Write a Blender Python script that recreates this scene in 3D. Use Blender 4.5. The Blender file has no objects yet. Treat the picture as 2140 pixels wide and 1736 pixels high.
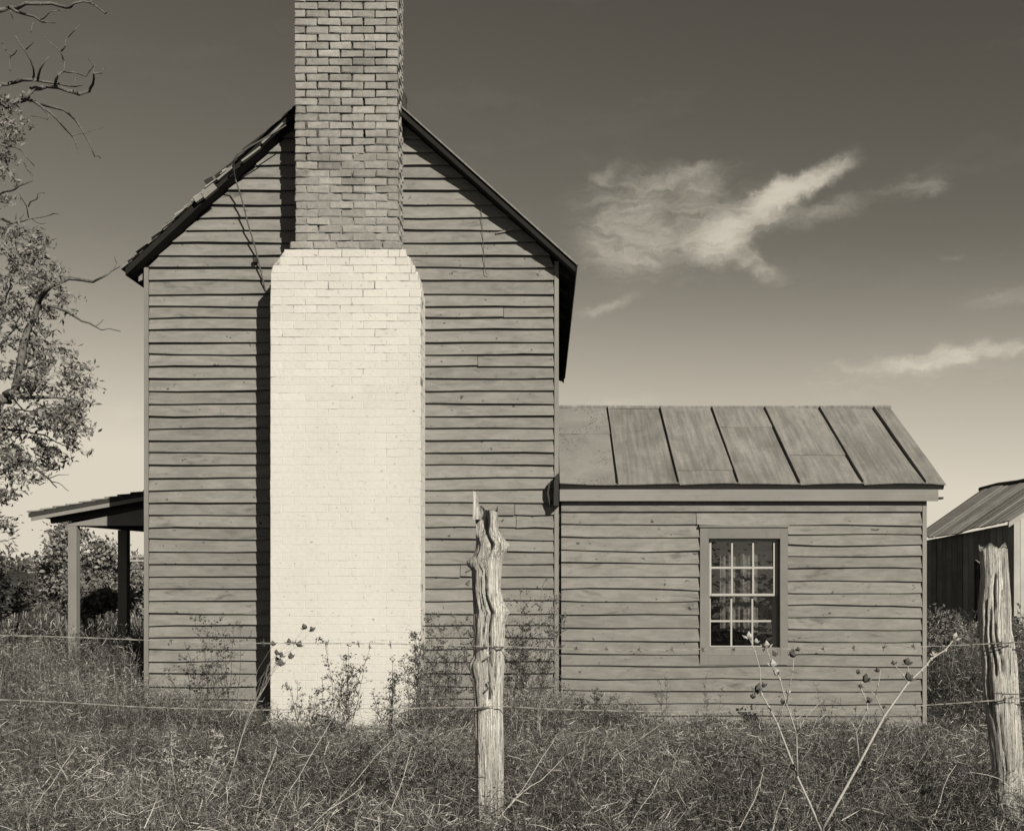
import bpy, math, random
import numpy as np
from mathutils import Vector, Matrix

random.seed(11)
RNG = np.random.default_rng(7)
SC = bpy.context.scene
COL = SC.collection

# ------------------------------------------------------------------ camera
F, U0, V0, ZC = 2230.0, 1138.0, 1180.0, 1.5      # focal length / optical axis of a 2140 x 1736 plate
cam_d = bpy.data.cameras.new('camera')
cam = bpy.data.objects.new('camera', cam_d)
COL.objects.link(cam)
cam.location = (0, 0, ZC)
cam.rotation_euler = (math.pi / 2, 0, 0)
cam_d.sensor_width = 36.0
cam_d.lens = 36.0 * F / 2140.0
cam_d.shift_x = -(U0 - 1070.0) / 2140.0            # view camera with risen front: verticals stay parallel
cam_d.shift_y = (V0 - 868.0) / 2140.0
cam_d.clip_end = 5000
SC.camera = cam
SC.render.resolution_x, SC.render.resolution_y = 1024, 830

# ------------------------------------------------------------------ sky and sun
SUN = Vector((0.63, -1.0, 0.64)).normalized()      # towards the sun
TINT = (1.0, 0.912, 0.748)                         # the warm tone of the silver print


def build_world():
    w = bpy.data.worlds.new('World')
    SC.world = w
    w.use_nodes = True
    nt = w.node_tree
    N, L = nt.nodes, nt.links
    for n in list(N):
        N.remove(n)

    def mth(op, a, b=None, c=None, clamp=False):
        n = N.new('ShaderNodeMath')
        n.operation = op
        n.use_clamp = clamp
        for i, v in enumerate((a, b, c)):
            if v is None:
                continue
            if isinstance(v, (int, float)):
                n.inputs[i].default_value = v
            else:
                L.new(v, n.inputs[i])
        return n.outputs[0]

    sky = N.new('ShaderNodeTexSky')
    sky.sky_type = 'NISHITA'
    sky.sun_disc = False
    sky.sun_elevation = math.asin(SUN.z)
    sky.sun_rotation = math.atan2(SUN.x, SUN.y)
    sky.dust_density = 0.0
    sep = N.new('ShaderNodeSeparateColor')
    L.new(sky.outputs[0], sep.inputs[0])
    # red-filter film: the red part of the sky, with the film's contrast
    red = mth('MULTIPLY', sep.outputs[0], 0.1)
    film = mth('MINIMUM', mth('MULTIPLY', mth('POWER', red, 1.30), 1.27), 0.72)

    tc = N.new('ShaderNodeTexCoord')
    sx = N.new('ShaderNodeSeparateXYZ')
    L.new(tc.outputs['Generated'], sx.inputs[0])
    az = mth('ARCTAN2', sx.outputs[0], sx.outputs[1])
    el = mth('ARCSINE', sx.outputs[2])
    cmb = N.new('ShaderNodeCombineXYZ')
    L.new(az, cmb.inputs[0])
    L.new(el, cmb.inputs[1])
    # wispy warp
    def noise(vec, scale, detail, rough=0.55, dist=0.0, col=False):
        n = N.new('ShaderNodeTexNoise')
        n.inputs['Scale'].default_value = scale
        n.inputs['Detail'].default_value = detail
        n.inputs['Roughness'].default_value = rough
        n.inputs['Distortion'].default_value = dist
        L.new(vec, n.inputs['Vector'])
        return n.outputs['Color'] if col else n.outputs['Fac']

    def vmath(op, a, b):
        n = N.new('ShaderNodeVectorMath')
        n.operation = op
        for i, v in enumerate((a, b)):
            if isinstance(v, tuple):
                n.inputs[i].default_value = v
            elif isinstance(v, float):
                n.inputs['Scale'].default_value = v
            else:
                L.new(v, n.inputs[i])
        return n.outputs[0]

    def scale(a, s):
        n = N.new('ShaderNodeVectorMath')
        n.operation = 'SCALE'
        L.new(a, n.inputs[0])
        n.inputs['Scale'].default_value = s
        return n.outputs[0]
    warp = vmath('SUBTRACT', noise(cmb.outputs[0], 9.0, 5, 0.6, 0.0, True), (0.5, 0.5, 0.5))
    warp2 = vmath('SUBTRACT', noise(cmb.outputs[0], 45.0, 4, 0.6, 0.0, True), (0.5, 0.5, 0.5))
    p = vmath('ADD', vmath('ADD', cmb.outputs[0], scale(warp, 0.034)), scale(warp2, 0.020))

    def ang(u, v):
        dx, dz = (u - U0) / F, (V0 - v) / F
        return math.atan(dx), math.atan(dz / math.sqrt(1 + dx * dx))
    total = None
    # drifting cirrus: (start u,v) (end u,v) half width, strength
    for (u1, v1, u2, v2, wd, st) in [
        (1560, 440, 1800, 318, 15, 0.95), (1440, 520, 1680, 380, 24, 0.62), (1180, 548, 1560, 500, 34, 0.36),
        (1270, 405, 1600, 350, 26, 0.27), (1140, 430, 1470, 480, 70, 0.22), (1510, 490, 1650, 595, 12, 0.46),
        (1420, 480, 1560, 430, 50, 0.34), (1190, 500, 1420, 420, 36, 0.22), (1215, 388, 1290, 348, 9, 0.24), (1400, 355, 1520, 335, 9, 0.2),
        (1580, 485, 1880, 398, 16, 0.24), (1560, 450, 1790, 440, 14, 0.18), (1830, 405, 1995, 352, 16, 0.26), (1890, 412, 2000, 385, 9, 0.3),
        (1190, 668, 1340, 614, 9, 0.42), (1760, 770, 2320, 706, 11, 0.5), (1500, 800, 2320, 765, 30, 0.24),
        (1960, 645, 2250, 608, 14, 0.24), (1950, 549, 2030, 540, 5, 0.24), (1150, 853, 1420, 842, 14, 0.34), (180, 852, 330, 832, 16, 0.3),
        (80, 955, 420, 888, 36, 0.3),
    ]:
        a1, e1 = ang(u1, v1)
        a2, e2 = ang(u2, v2)
        mp = N.new('ShaderNodeMapping')
        mp.vector_type = 'TEXTURE'
        mp.inputs['Location'].default_value = ((a1 + a2) / 2, (e1 + e2) / 2, 0)
        mp.inputs['Rotation'].default_value = (0, 0, math.atan2(e2 - e1, a2 - a1))
        mp.inputs['Scale'].default_value = (0.7 * math.hypot(a2 - a1, e2 - e1), 3.0 * wd / F, 1)
        L.new(p, mp.inputs['Vector'])
        ln = N.new('ShaderNodeVectorMath')
        ln.operation = 'LENGTH'
        L.new(mp.outputs[0], ln.inputs[0])
        mr = N.new('ShaderNodeMapRange')
        mr.interpolation_type = 'SMOOTHERSTEP'
        mr.inputs['From Min'].default_value = 1.0
        mr.inputs['From Max'].default_value = 0.0
        mr.inputs['To Max'].default_value = st
        L.new(ln.outputs['Value'], mr.inputs['Value'])
        total = mr.outputs[0] if total is None else mth('ADD', total, mr.outputs[0])
    # strands inside the clouds
    mp = N.new('ShaderNodeMapping')
    mp.inputs['Rotation'].default_value = (0, 0, -0.42)
    mp.inputs['Scale'].default_value = (1.0, 4.2, 1)
    L.new(p, mp.inputs['Vector'])
    strands = noise(mp.outputs[0], 15.0, 10, 0.68, 0.9)
    mr = N.new('ShaderNodeMapRange')
    mr.inputs['From Min'].default_value = 0.30
    mr.inputs['From Max'].default_value = 0.70
    L.new(strands, mr.inputs['Value'])
    # thin cirrus veil over the whole sky
    veil = noise(mp.outputs[0], 5.0, 8, 0.6, 0.4)
    mv = N.new('ShaderNodeMapRange')
    mv.inputs['From Min'].default_value = 0.55
    mv.inputs['From Max'].default_value = 0.85
    mv.inputs['To Max'].default_value = 0.05
    L.new(veil, mv.inputs['Value'])
    wisp = mth('ADD', mth('MULTIPLY', total, 1.45), mth('MULTIPLY', mth('SUBTRACT', mr.outputs[0], 1.0), 0.85))
    ms = N.new('ShaderNodeMapRange')
    ms.interpolation_type = 'SMOOTHSTEP'
    ms.inputs['From Min'].default_value = -0.55
    ms.inputs['From Max'].default_value = 1.5
    L.new(wisp, ms.inputs['Value'])
    gate = mth('MULTIPLY', total, 2.1, clamp=True)
    cl = mth('ADD', mth('MULTIPLY', ms.outputs[0], gate), mv.outputs[0])
    hz = N.new('ShaderNodeMapRange')                    # haze thickening towards the horizon all round
    hz.interpolation_type = 'SMOOTHSTEP'
    hz.inputs['From Min'].default_value = math.radians(17)
    hz.inputs['From Max'].default_value = math.radians(1)
    hz.inputs['To Max'].default_value = 0.6
    L.new(el, hz.inputs['Value'])
    cl = mth('ADD', mth('MULTIPLY', cl, 0.85), hz.outputs[0], clamp=True)
    mx = N.new('ShaderNodeMix')
    mx.data_type = 'FLOAT'
    L.new(cl, mx.inputs['Factor'])
    L.new(film, mx.inputs['A'])
    mx.inputs['B'].default_value = 0.70
    val = mth('MULTIPLY', mx.outputs['Result'], 10.0)
    tint = N.new('ShaderNodeMix')
    tint.data_type = 'RGBA'
    tint.blend_type = 'MULTIPLY'
    tint.inputs['Factor'].default_value = 1.0
    L.new(val, tint.inputs['A'])
    tint.inputs['B'].default_value = (*TINT, 1)
    bg = N.new('ShaderNodeBackground')
    bg.inputs['Strength'].default_value = 0.0707
    L.new(tint.outputs['Result'], bg.inputs['Color'])
    out = N.new('ShaderNodeOutputWorld')
    L.new(bg.outputs[0], out.inputs['Surface'])


build_world()
sd = bpy.data.lights.new('sun', 'SUN')
sd.energy = 5.0
sd.angle = math.radians(0.5)
sd.color = TINT
so = bpy.data.objects.new('sun', sd)
so.rotation_euler = SUN.to_track_quat('Z', 'Y').to_euler()
so.location = (20, -20, 25)
COL.objects.link(so)
SC.view_settings.view_transform = 'Standard'
SC.view_settings.look = 'None'
SC.view_settings.exposure = 0.5
SC.view_settings.gamma = 1.0
SC.cycles.max_bounces = 4
SC.cycles.diffuse_bounces = 2
SC.cycles.transparent_max_bounces = 12


# ------------------------------------------------------------------ helpers
def P(u, v, Y):
    """point of the plate (2140 x 1736) at distance Y"""
    return Vector(((u - U0) * Y / F, Y, ZC + (V0 - v) * Y / F))


def PX(u, Y):
    return (u - U0) * Y / F


def PZ(v, Y):
    return ZC + (V0 - v) * Y / F


NV = 0.8917      # native pixel -> plate pixel
BASE = {}        # parent empties' positions


def empty(name, loc, label=None, cat=None, group=None, parent=None):
    o = bpy.data.objects.new(name, None)
    COL.objects.link(o)
    o.empty_display_size = 0.2
    o.location = loc
    if parent is not None:
        adopt(o, parent)
    BASE[o] = Vector(loc)
    tag(o, label, cat, group)
    return o


def tag(o, label=None, cat=None, group=None, kind=None):
    if label:
        o['label'] = label
    if cat:
        o['category'] = cat
    if group:
        o['group'] = group
    if kind:
        o['kind'] = kind
    return o


def adopt(o, parent):
    o.parent = parent
    o.matrix_parent_inverse = Matrix.Translation(-BASE.get(parent, Vector((0, 0, 0))))


def link(name, me, parent=None, loc=None):
    o = bpy.data.objects.new(name, me)
    COL.objects.link(o)
    if loc is not None:
        o.location = loc
        BASE[o] = Vector(loc)
    if parent is not None:
        adopt(o, parent)
    return o


class MB:
    def __init__(s):
        s.v, s.f = [], []

    def add(s, vs, fs):
        b = len(s.v)
        s.v.extend([tuple(x) for x in vs])
        s.f.extend([tuple(i + b for i in f) for f in fs])

    def box(s, x0, x1, y0, y1, z0, z1):
        s.add([(x0, y0, z0), (x1, y0, z0), (x1, y1, z0), (x0, y1, z0), (x0, y0, z1), (x1, y0, z1), (x1, y1, z1), (x0, y1, z1)],
              [(0, 3, 2, 1), (4, 5, 6, 7), (0, 1, 5, 4), (1, 2, 6, 5), (2, 3, 7, 6), (3, 0, 4, 7)])

    def prism(s, pts, y0, y1):
        """polygon in x,z (counter-clockwise seen from -y) extruded along y"""
        n = len(pts)
        s.add([(x, y0, z) for x, z in pts] + [(x, y1, z) for x, z in pts],
              [tuple(range(n)), tuple(range(2 * n - 1, n - 1, -1))] + [((i + 1) % n, i, i + n, (i + 1) % n + n) for i in range(n)])

    def hull8(s, q):
        s.add(q, [(0, 3, 2, 1), (4, 5, 6, 7), (0, 1, 5, 4), (1, 2, 6, 5), (2, 3, 7, 6), (3, 0, 4, 7)])

    def tube(s, pts, r0, r1=None, sides=5, cap=True):
        pts = [Vector(p) for p in pts]
        n = len(pts)
        r1 = r0 if r1 is None else r1
        b = len(s.v)
        ref = None
        for i, p in enumerate(pts):
            d = (pts[min(i + 1, n - 1)] - pts[max(i - 1, 0)])
            d = d.normalized() if d.length > 1e-9 else Vector((0, 0, 1))
            if ref is None:
                ref = d.orthogonal().normalized()
            a = (ref - d * ref.dot(d))
            a = a.normalized() if a.length > 1e-6 else d.orthogonal().normalized()
            ref = a
            c = d.cross(a)
            r = r0 + (r1 - r0) * (i / max(1, n - 1))
            for k in range(sides):
                t = 2 * math.pi * k / sides
                q = p + a * (r * math.cos(t)) + c * (r * math.sin(t))
                s.v.append((q.x, q.y, q.z))
        for i in range(n - 1):
            for k in range(sides):
                k2 = (k + 1) % sides
                s.f.append((b + i * sides + k, b + i * sides + k2, b + (i + 1) * sides + k2, b + (i + 1) * sides + k))
        if cap:
            s.f.append(tuple(b + k for k in range(sides - 1, -1, -1)))
            s.f.append(tuple(b + (n - 1) * sides + k for k in range(sides)))

    def mesh(s, name, mat, smooth=False):
        me = bpy.data.meshes.new(name)
        me.from_pydata(s.v, [], s.f)
        if mat is not None:
            me.materials.append(mat)
        if smooth:
            me.polygons.foreach_set('use_smooth', [True] * len(me.polygons))
        me.update()
        return me

    def build(s, name, mat, parent=None, smooth=False):
        return link(name, s.mesh(name, mat, smooth), parent)


def fast_mesh(name, verts, faces_idx, face_sizes, mat, tone=None):
    """big numpy mesh; tone = per-vertex float attribute"""
    me = bpy.data.meshes.new(name)
    nv, nl, nf = len(verts), len(faces_idx), len(face_sizes)
    me.vertices.add(nv)
    me.loops.add(nl)
    me.polygons.add(nf)
    me.vertices.foreach_set('co', np.ascontiguousarray(verts, dtype=np.float32).ravel())
    me.loops.foreach_set('vertex_index', np.ascontiguousarray(faces_idx, dtype=np.int32))
    st = np.zeros(nf, dtype=np.int32)
    st[1:] = np.cumsum(face_sizes)[:-1]
    me.polygons.foreach_set('loop_start', st)
    me.polygons.foreach_set('loop_total', np.asarray(face_sizes, dtype=np.int32))
    if tone is not None:
        at = me.attributes.new('tone', 'FLOAT', 'POINT')
        at.data.foreach_set('value', np.ascontiguousarray(tone, dtype=np.float32))
    me.materials.append(mat)
    me.update(calc_edges=True)
    return me


def vnoise(x, y, seed=0):
    """2-D value noise, numpy"""
    xi, yi = np.floor(x).astype(np.int64), np.floor(y).astype(np.int64)
    fx, fy = x - xi, y - yi
    fx, fy = fx * fx * (3 - 2 * fx), fy * fy * (3 - 2 * fy)

    def h(a, b):
        n = (a * 374761393 + b * 668265263 + seed * 974711) & 0x7fffffff
        n = ((n ^ (n >> 13)) * 1274126177) & 0x7fffffff
        return ((n ^ (n >> 16)) & 0xffff) / 65535.0
    return (h(xi, yi) * (1 - fx) + h(xi + 1, yi) * fx) * (1 - fy) + (h(xi, yi + 1) * (1 - fx) + h(xi + 1, yi + 1) * fx) * fy


# ------------------------------------------------------------------ materials
ALB = 0.69         # common scale of all reflectances (the plate is exposed half a stop up)


class NT:
    def __init__(s, name):
        s.m = bpy.data.materials.new(name)
        s.m.use_nodes = True
        s.N, s.L = s.m.node_tree.nodes, s.m.node_tree.links
        s.b = s.N['Principled BSDF']
        s.b.inputs['Specular IOR Level'].default_value = 0.25
        g = s.N.new('ShaderNodeNewGeometry')
        s.pos = g.outputs['Position']
        s.rnd = s.N.new('ShaderNodeObjectInfo').outputs['Random']

    def lk(s, v, sock):
        if isinstance(v, (int, float)):
            sock.default_value = v
        else:
            s.L.new(v, sock)

    def math(s, op, a, b=None, clamp=False):
        n = s.N.new('ShaderNodeMath')
        n.operation = op
        n.use_clamp = clamp
        s.lk(a, n.inputs[0])
        if b is not None:
            s.lk(b, n.inputs[1])
        return n.outputs[0]

    def coords(s, scale=(1, 1, 1), rnd=0.0, rot=(0, 0, 0)):
        v = s.pos
        if rnd:
            c = s.N.new('ShaderNodeCombineXYZ')
            for i in range(3):
                s.L.new(s.math('MULTIPLY', s.rnd, rnd * (1 + i * 0.7)), c.inputs[i])
            a = s.N.new('ShaderNodeVectorMath')
            s.L.new(v, a.inputs[0])
            s.L.new(c.outputs[0], a.inputs[1])
            v = a.outputs[0]
        mp = s.N.new('ShaderNodeMapping')
        mp.inputs['Scale'].default_value = scale
        mp.inputs['Rotation'].default_value = rot
        s.L.new(v, mp.inputs['Vector'])
        return mp.outputs[0]

    def noise(s, vec, scale=1.0, detail=4.0, rough=0.55, dist=0.0):
        n = s.N.new('ShaderNodeTexNoise')
        n.inputs['Scale'].default_value = scale
        n.inputs['Detail'].default_value = detail
        n.inputs['Roughness'].default_value = rough
        n.inputs['Distortion'].default_value = dist
        s.L.new(vec, n.inputs['Vector'])
        return n.outputs['Fac']

    def rng(s, v, a, b, c=0.0, d=1.0, smooth=False):
        n = s.N.new('ShaderNodeMapRange')
        if smooth:
            n.interpolation_type = 'SMOOTHSTEP'
        s.L.new(v, n.inputs['Value'])
        for k, x in zip(('From Min', 'From Max', 'To Min', 'To Max'), (a, b, c, d)):
            n.inputs[k].default_value = x
        return n.outputs[0]

    def mix(s, f, a, b):
        n = s.N.new('ShaderNodeMix')
        n.data_type = 'FLOAT'
        s.lk(f, n.inputs['Factor'])
        s.lk(a, n.inputs['A'])
        s.lk(b, n.inputs['B'])
        return n.outputs['Result']

    def out(s, val, rough=0.85, bump=None, bstr=0.3, bdist=0.01):
        val = s.math('MULTIPLY', val, ALB)
        s.L.new(val, s.b.inputs['Base Color'])
        s.lk(rough, s.b.inputs['Roughness'])
        if bump is not None:
            n = s.N.new('ShaderNodeBump')
            n.inputs['Strength'].default_value = bstr
            n.inputs['Distance'].default_value = bdist
            s.L.new(bump, n.inputs['Height'])
            s.L.new(n.outputs[0], s.b.inputs['Normal'])
        return s.m


def wood_mat(name, base, var=0.1, grain=(1.6, 8, 55), rv=0.25, dark=0.5, bstr=0.35):
    t = NT(name)
    g = t.noise(t.coords(grain, 9.0), 1.0, 6, 0.65, 0.6)
    big = t.noise(t.coords((1, 1, 1.5), 5.0), 1.3, 4, 0.6)
    stain = t.noise(t.coords((grain[0] * 1.4, 4, grain[2] * 0.14), 13.0), 1.0, 5, 0.6, 0.8)
    v = t.mix(g, base * (1 - var * 1.6), base * (1 + var * 1.6))
    v = t.math('MULTIPLY', v, t.rng(big, 0.3, 0.7, 1 - var, 1 + var))
    v = t.math('MULTIPLY', v, t.rng(stain, 0.58, 0.78, 1.0, dark, True))
    v = t.math('MULTIPLY', v, t.rng(t.rnd, 0, 1, 1 - rv, 1 + rv))
    return t.out(v, 0.85, g, bstr, 0.004)


M = {}


def siding_mat():
    t = NT('weathered_gray_clapboard')
    g = t.noise(t.coords((1.3, 8, 75), 9.0), 1.0, 6, 0.65, 0.6)
    big = t.noise(t.coords((1, 1, 1.5), 5.0), 1.7, 5, 0.65)
    blot = t.noise(t.coords((5, 5, 17), 17.0), 1.0, 5, 0.7, 0.5)
    streak = t.noise(t.coords((2.2, 4, 9), 13.0), 1.0, 5, 0.6, 0.8)
    speck = t.noise(t.coords((1, 1, 1.3), 21.0), 17.0, 2, 0.5)
    v = t.mix(g, 0.19, 0.27)
    v = t.math('MULTIPLY', v, t.rng(big, 0.3, 0.7, 0.90, 1.10))
    v = t.math('MULTIPLY', v, t.rng(blot, 0.3, 0.72, 1.18, 0.76))
    v = t.math('MULTIPLY', v, t.rng(streak, 0.57, 0.74, 1.0, 0.55, True))
    v = t.math('MULTIPLY', v, t.rng(speck, 0.70, 0.745, 1.0, 0.3))
    v = t.math('MULTIPLY', v, t.rng(t.rnd, 0, 1, 0.90, 1.09))
    return t.out(v, 0.85, g, 0.35, 0.004)


M['siding'] = siding_mat()
M['trim'] = wood_mat('gray_painted_trim', 0.235, 0.09, (5, 8, 5), 0.1, 0.75)
M['casing'] = wood_mat('gray_painted_casing', 0.205, 0.1, (9, 8, 9), 0.06, 0.8)
M['fascia'] = wood_mat('gray_fascia', 0.25, 0.12, (1.5, 6, 60), 0.1, 0.6)
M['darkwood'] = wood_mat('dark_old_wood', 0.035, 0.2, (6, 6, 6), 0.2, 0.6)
M['tarred'] = wood_mat('tarred_roof_edge', 0.014, 0.2, (6, 6, 6), 0.2, 0.6)
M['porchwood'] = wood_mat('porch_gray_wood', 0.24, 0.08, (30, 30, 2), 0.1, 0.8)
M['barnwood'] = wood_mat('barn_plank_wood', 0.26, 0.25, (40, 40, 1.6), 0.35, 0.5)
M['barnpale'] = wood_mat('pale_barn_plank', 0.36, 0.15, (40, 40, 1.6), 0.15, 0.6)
M['shingle'] = wood_mat('split_shingle', 0.26, 0.25, (10, 10, 25), 0.35, 0.5)
M['shedroof'] = wood_mat('shed_roof_board', 0.30, 0.2, (4, 4, 30), 0.25, 0.6)
M['sash'] = wood_mat('white_sash_paint', 0.44, 0.05, (30, 30, 30), 0.03, 0.8)


def brick_stack_mat():
    t = NT('faded_brick')
    n1 = t.noise(t.coords((1, 1, 1), 3.0), 22.0, 5, 0.65)
    n2 = t.noise(t.coords(), 2.2, 4, 0.6)
    n3 = t.noise(t.coords(), 75.0, 3, 0.6)
    v = t.mix(t.rng(n1, 0.3, 0.7), 0.25, 0.37)
    v = t.math('MULTIPLY', v, t.rng(t.rnd, 0, 1, 0.80, 1.12))
    v = t.math('MULTIPLY', v, t.rng(n2, 0.42, 0.66, 1.06, 0.8, True))
    v = t.math('MULTIPLY', v, t.rng(n3, 0.62, 0.75, 1.0, 0.6))
    return t.out(v, 0.9, n3, 0.6, 0.004)


def mortar_mat(name, lo, hi):
    t = NT(name)
    n1 = t.noise(t.coords(), 9.0, 5, 0.6)
    n3 = t.noise(t.coords(), 60.0, 3, 0.6)
    v = t.mix(t.rng(n1, 0.42, 0.62), lo, hi)
    return t.out(v, 0.95, n3, 0.8, 0.006)


def whitewash_mat():
    t = NT('thick_whitewash')
    n1 = t.noise(t.coords(), 26.0, 6, 0.7)
    n2 = t.noise(t.coords(), 3.0, 4, 0.6)
    n3 = t.noise(t.coords(), 60.0, 4, 0.6)
    sp = t.N.new('ShaderNodeSeparateXYZ')
    t.L.new(t.pos, sp.inputs[0])
    high = t.rng(sp.outputs[2], 3.6, 4.5, 0.0, 1.0)              # the wash has worn thin on the shoulders
    wear = t.math('ADD', t.math('MULTIPLY', n2, 0.45), t.math('MULTIPLY', high, 0.13))
    wear = t.math('ADD', wear, t.math('MULTIPLY', n1, 0.55))
    w = t.rng(wear, 0.66, 0.78, 0, 0.5, True)
    pit = t.noise(t.coords((1, 1, 1.2)), 24.0, 3, 0.6)
    w = t.math('ADD', w, t.rng(pit, 0.645, 0.69, 0, 0.8), True)
    v = t.math('MULTIPLY', t.mix(n3, 0.62, 0.68), t.rng(n1, 0.3, 0.7, 0.94, 1.04))
    v = t.math('MULTIPLY', v, t.rng(t.rnd, 0, 1, 0.95, 1.03))
    v = t.math('MULTIPLY', v, t.rng(t.noise(t.coords((1, 1, .6)), 1.4, 5, 0.65), 0.3, 0.7, 0.93, 1.05))
    v = t.mix(w, v, 0.24)
    return t.out(v, 0.9, n1, 0.5, 0.008)


M['brick'] = brick_stack_mat()
M['wash'] = whitewash_mat()


def stack_mortar():
    t = NT('eroded_mortar')
    n1 = t.noise(t.coords(), 5.0, 5, 0.65)
    n3 = t.noise(t.coords(), 60.0, 3, 0.6)
    sp = t.N.new('ShaderNodeSeparateXYZ')
    t.L.new(t.pos, sp.inputs[0])
    low = t.rng(sp.outputs[2], 6.2, 4.6, -0.22, 0.30)       # pointing survives lower down the stack
    v = t.mix(t.rng(t.math('ADD', n1, low), 0.42, 0.62), 0.045, 0.26)
    return t.out(v, 0.95, n3, 0.8, 0.006)


M['mortar'] = stack_mortar()


def wash_mortar():
    t = NT('whitewashed_mortar')
    n2 = t.noise(t.coords((1, 1, 1.6)), 4.2, 5, 0.65)
    n3 = t.noise(t.coords(), 55.0, 3, 0.6)
    sp = t.N.new('ShaderNodeSeparateXYZ')
    t.L.new(t.pos, sp.inputs[0])
    high = t.rng(sp.outputs[2], 2.7, 4.5, 0.0, 0.17)
    m = t.math('ADD', t.math('ADD', n2, high), t.math('MULTIPLY', n3, 0.12))
    v = t.mix(t.rng(m, 0.63, 0.80, 0, 1, True), 0.62, 0.15)
    return t.out(v, 0.95, n3, 0.5, 0.004)


M['washmortar'] = wash_mortar()


def metal_roof_mat():
    t = NT('galvanised_sheet')
    g = t.noise(t.coords((26, 1.5, 1.5), 6.0), 1.0, 5, 0.6, 0.3)
    big = t.noise(t.coords((1.2, 0.8, 0.8), 4.0), 1.6, 5, 0.65, 0.5)
    sm = t.noise(t.coords((1, 1, 1), 4.0), 30.0, 4, 0.65)
    v = t.mix(t.rng(g, 0.3, 0.7), 0.185, 0.315)
    v = t.math('MULTIPLY', v, t.rng(big, 0.3, 0.7, 1.22, 0.72))
    v = t.math('MULTIPLY', v, t.rng(sm, 0.3, 0.75, 1.06, 0.86))
    v = t.math('MULTIPLY', v, t.rng(t.rnd, 0, 1, 0.9, 1.1))
    t.b.inputs['Specular IOR Level'].default_value = 0.2
    return t.out(v, 0.62, sm, 0.12, 0.004)


M['tin'] = metal_roof_mat()


def rust_tin():
    t = NT('speckled_sheet')
    big = t.noise(t.coords((1.2, 0.8, 0.8), 4.0), 1.6, 5, 0.65, 0.5)
    sp = t.noise(t.coords(), 46.0, 2, 0.5)
    area = t.noise(t.coords(), 2.6, 2, 0.5)
    v = t.math('MULTIPLY', 0.245, t.rng(big, 0.3, 0.7, 1.2, 0.8))
    k = t.math('MULTIPLY', t.rng(sp, 0.60, 0.64, 0, 0.85), t.rng(area, 0.45, 0.56))
    v = t.mix(k, v, 0.06)
    return t.out(v, 0.65, sp, 0.15, 0.004)


M['rusttin'] = rust_tin()


def post_mat():
    t = NT('bleached_cedar')
    g = t.noise(t.coords((70, 70, 2.4)), 1.0, 7, 0.75, 1.4)
    big = t.noise(t.coords((10, 10, 2.2)), 1.0, 4, 0.6, 0.5)
    fine = t.noise(t.coords((120, 120, 4.5)), 1.0, 4, 0.65, 0.8)
    chk = t.noise(t.coords((60, 60, 14)), 1.0, 3, 0.6, 0.6)
    v = t.mix(t.rng(g, 0.38, 0.56), 0.40, 0.84)
    v = t.math('MULTIPLY', v, t.rng(big, 0.34, 0.6, 0.7, 1.08))
    v = t.math('MULTIPLY', v, t.rng(fine, 0.36, 0.43, 0.22, 1.0))
    v = t.math('MULTIPLY', v, t.rng(chk, 0.66, 0.70, 1.0, 0.35))
    return t.out(v, 0.9, fine, 1.0, 0.03)


M['cedar'] = post_mat()


def plain(name, v, rough=0.9, var=0.25, scale=20.0):
    t = NT(name)
    n = t.noise(t.coords(), scale, 4, 0.6)
    c = t.math('MULTIPLY', v, t.rng(n, 0.3, 0.7, 1 - var, 1 + var))
    return t.out(c, rough)


M['dark_iron'] = plain('dark_rusty_iron', 0.05)
M['wire'] = plain('galvanised_wire', 0.32, 0.6)
M['rust_wire'] = plain('rusty_wire', 0.10, 0.8)
M['stalk'] = plain('bleached_weed_stalk', 0.42, 0.8, 0.12, 30)
M['drystem'] = plain('dry_grass_stem', 0.46, 0.85, 0.25, 30)
M['pod'] = plain('dark_dry_pod', 0.10, 0.95, 0.3, 60)
M['palepod'] = plain('pale_dry_pod', 0.42, 0.95, 0.2, 60)
M['bark'] = plain('tree_bark', 0.13, 0.95, 0.45, 25)
M['weedstem'] = plain('dark_weed_stem', 0.10, 0.9, 0.3, 40)
M['ground'] = plain('weedy_soil', 0.035, 1.0, 0.5, 6)
M['curtain'] = plain('grey_curtain', 0.36, 1.0, 0.5, 22)
M['inside'] = plain('dim_room', 0.10, 1.0, 0.2, 3)
M['cable'] = plain('grey_cable', 0.10, 0.6, 0.2, 30)


def tone_mat(name, mul=1.0, transl=0.25, flat=0.0):
    t = NT(name)
    a = t.N.new('ShaderNodeAttribute')
    a.attribute_name = 'tone'
    v = t.math('MULTIPLY', a.outputs['Fac'], mul * 0.92)
    t.out(v, 0.75)
    tr = t.N.new('ShaderNodeBsdfTranslucent')
    t.L.new(t.math('MULTIPLY', v, ALB), tr.inputs['Color'])
    mx = t.N.new('ShaderNodeMixShader')
    mx.inputs[0].default_value = transl
    t.L.new(t.b.outputs[0], mx.inputs[1])
    t.L.new(tr.outputs[0], mx.inputs[2])
    t.L.new(mx.outputs[0], t.N['Material Output'].inputs['Surface'])
    return t.m


M['leaf'] = tone_mat('foliage')
M['grass'] = tone_mat('dry_grass', 1.0, 0.2)


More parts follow.
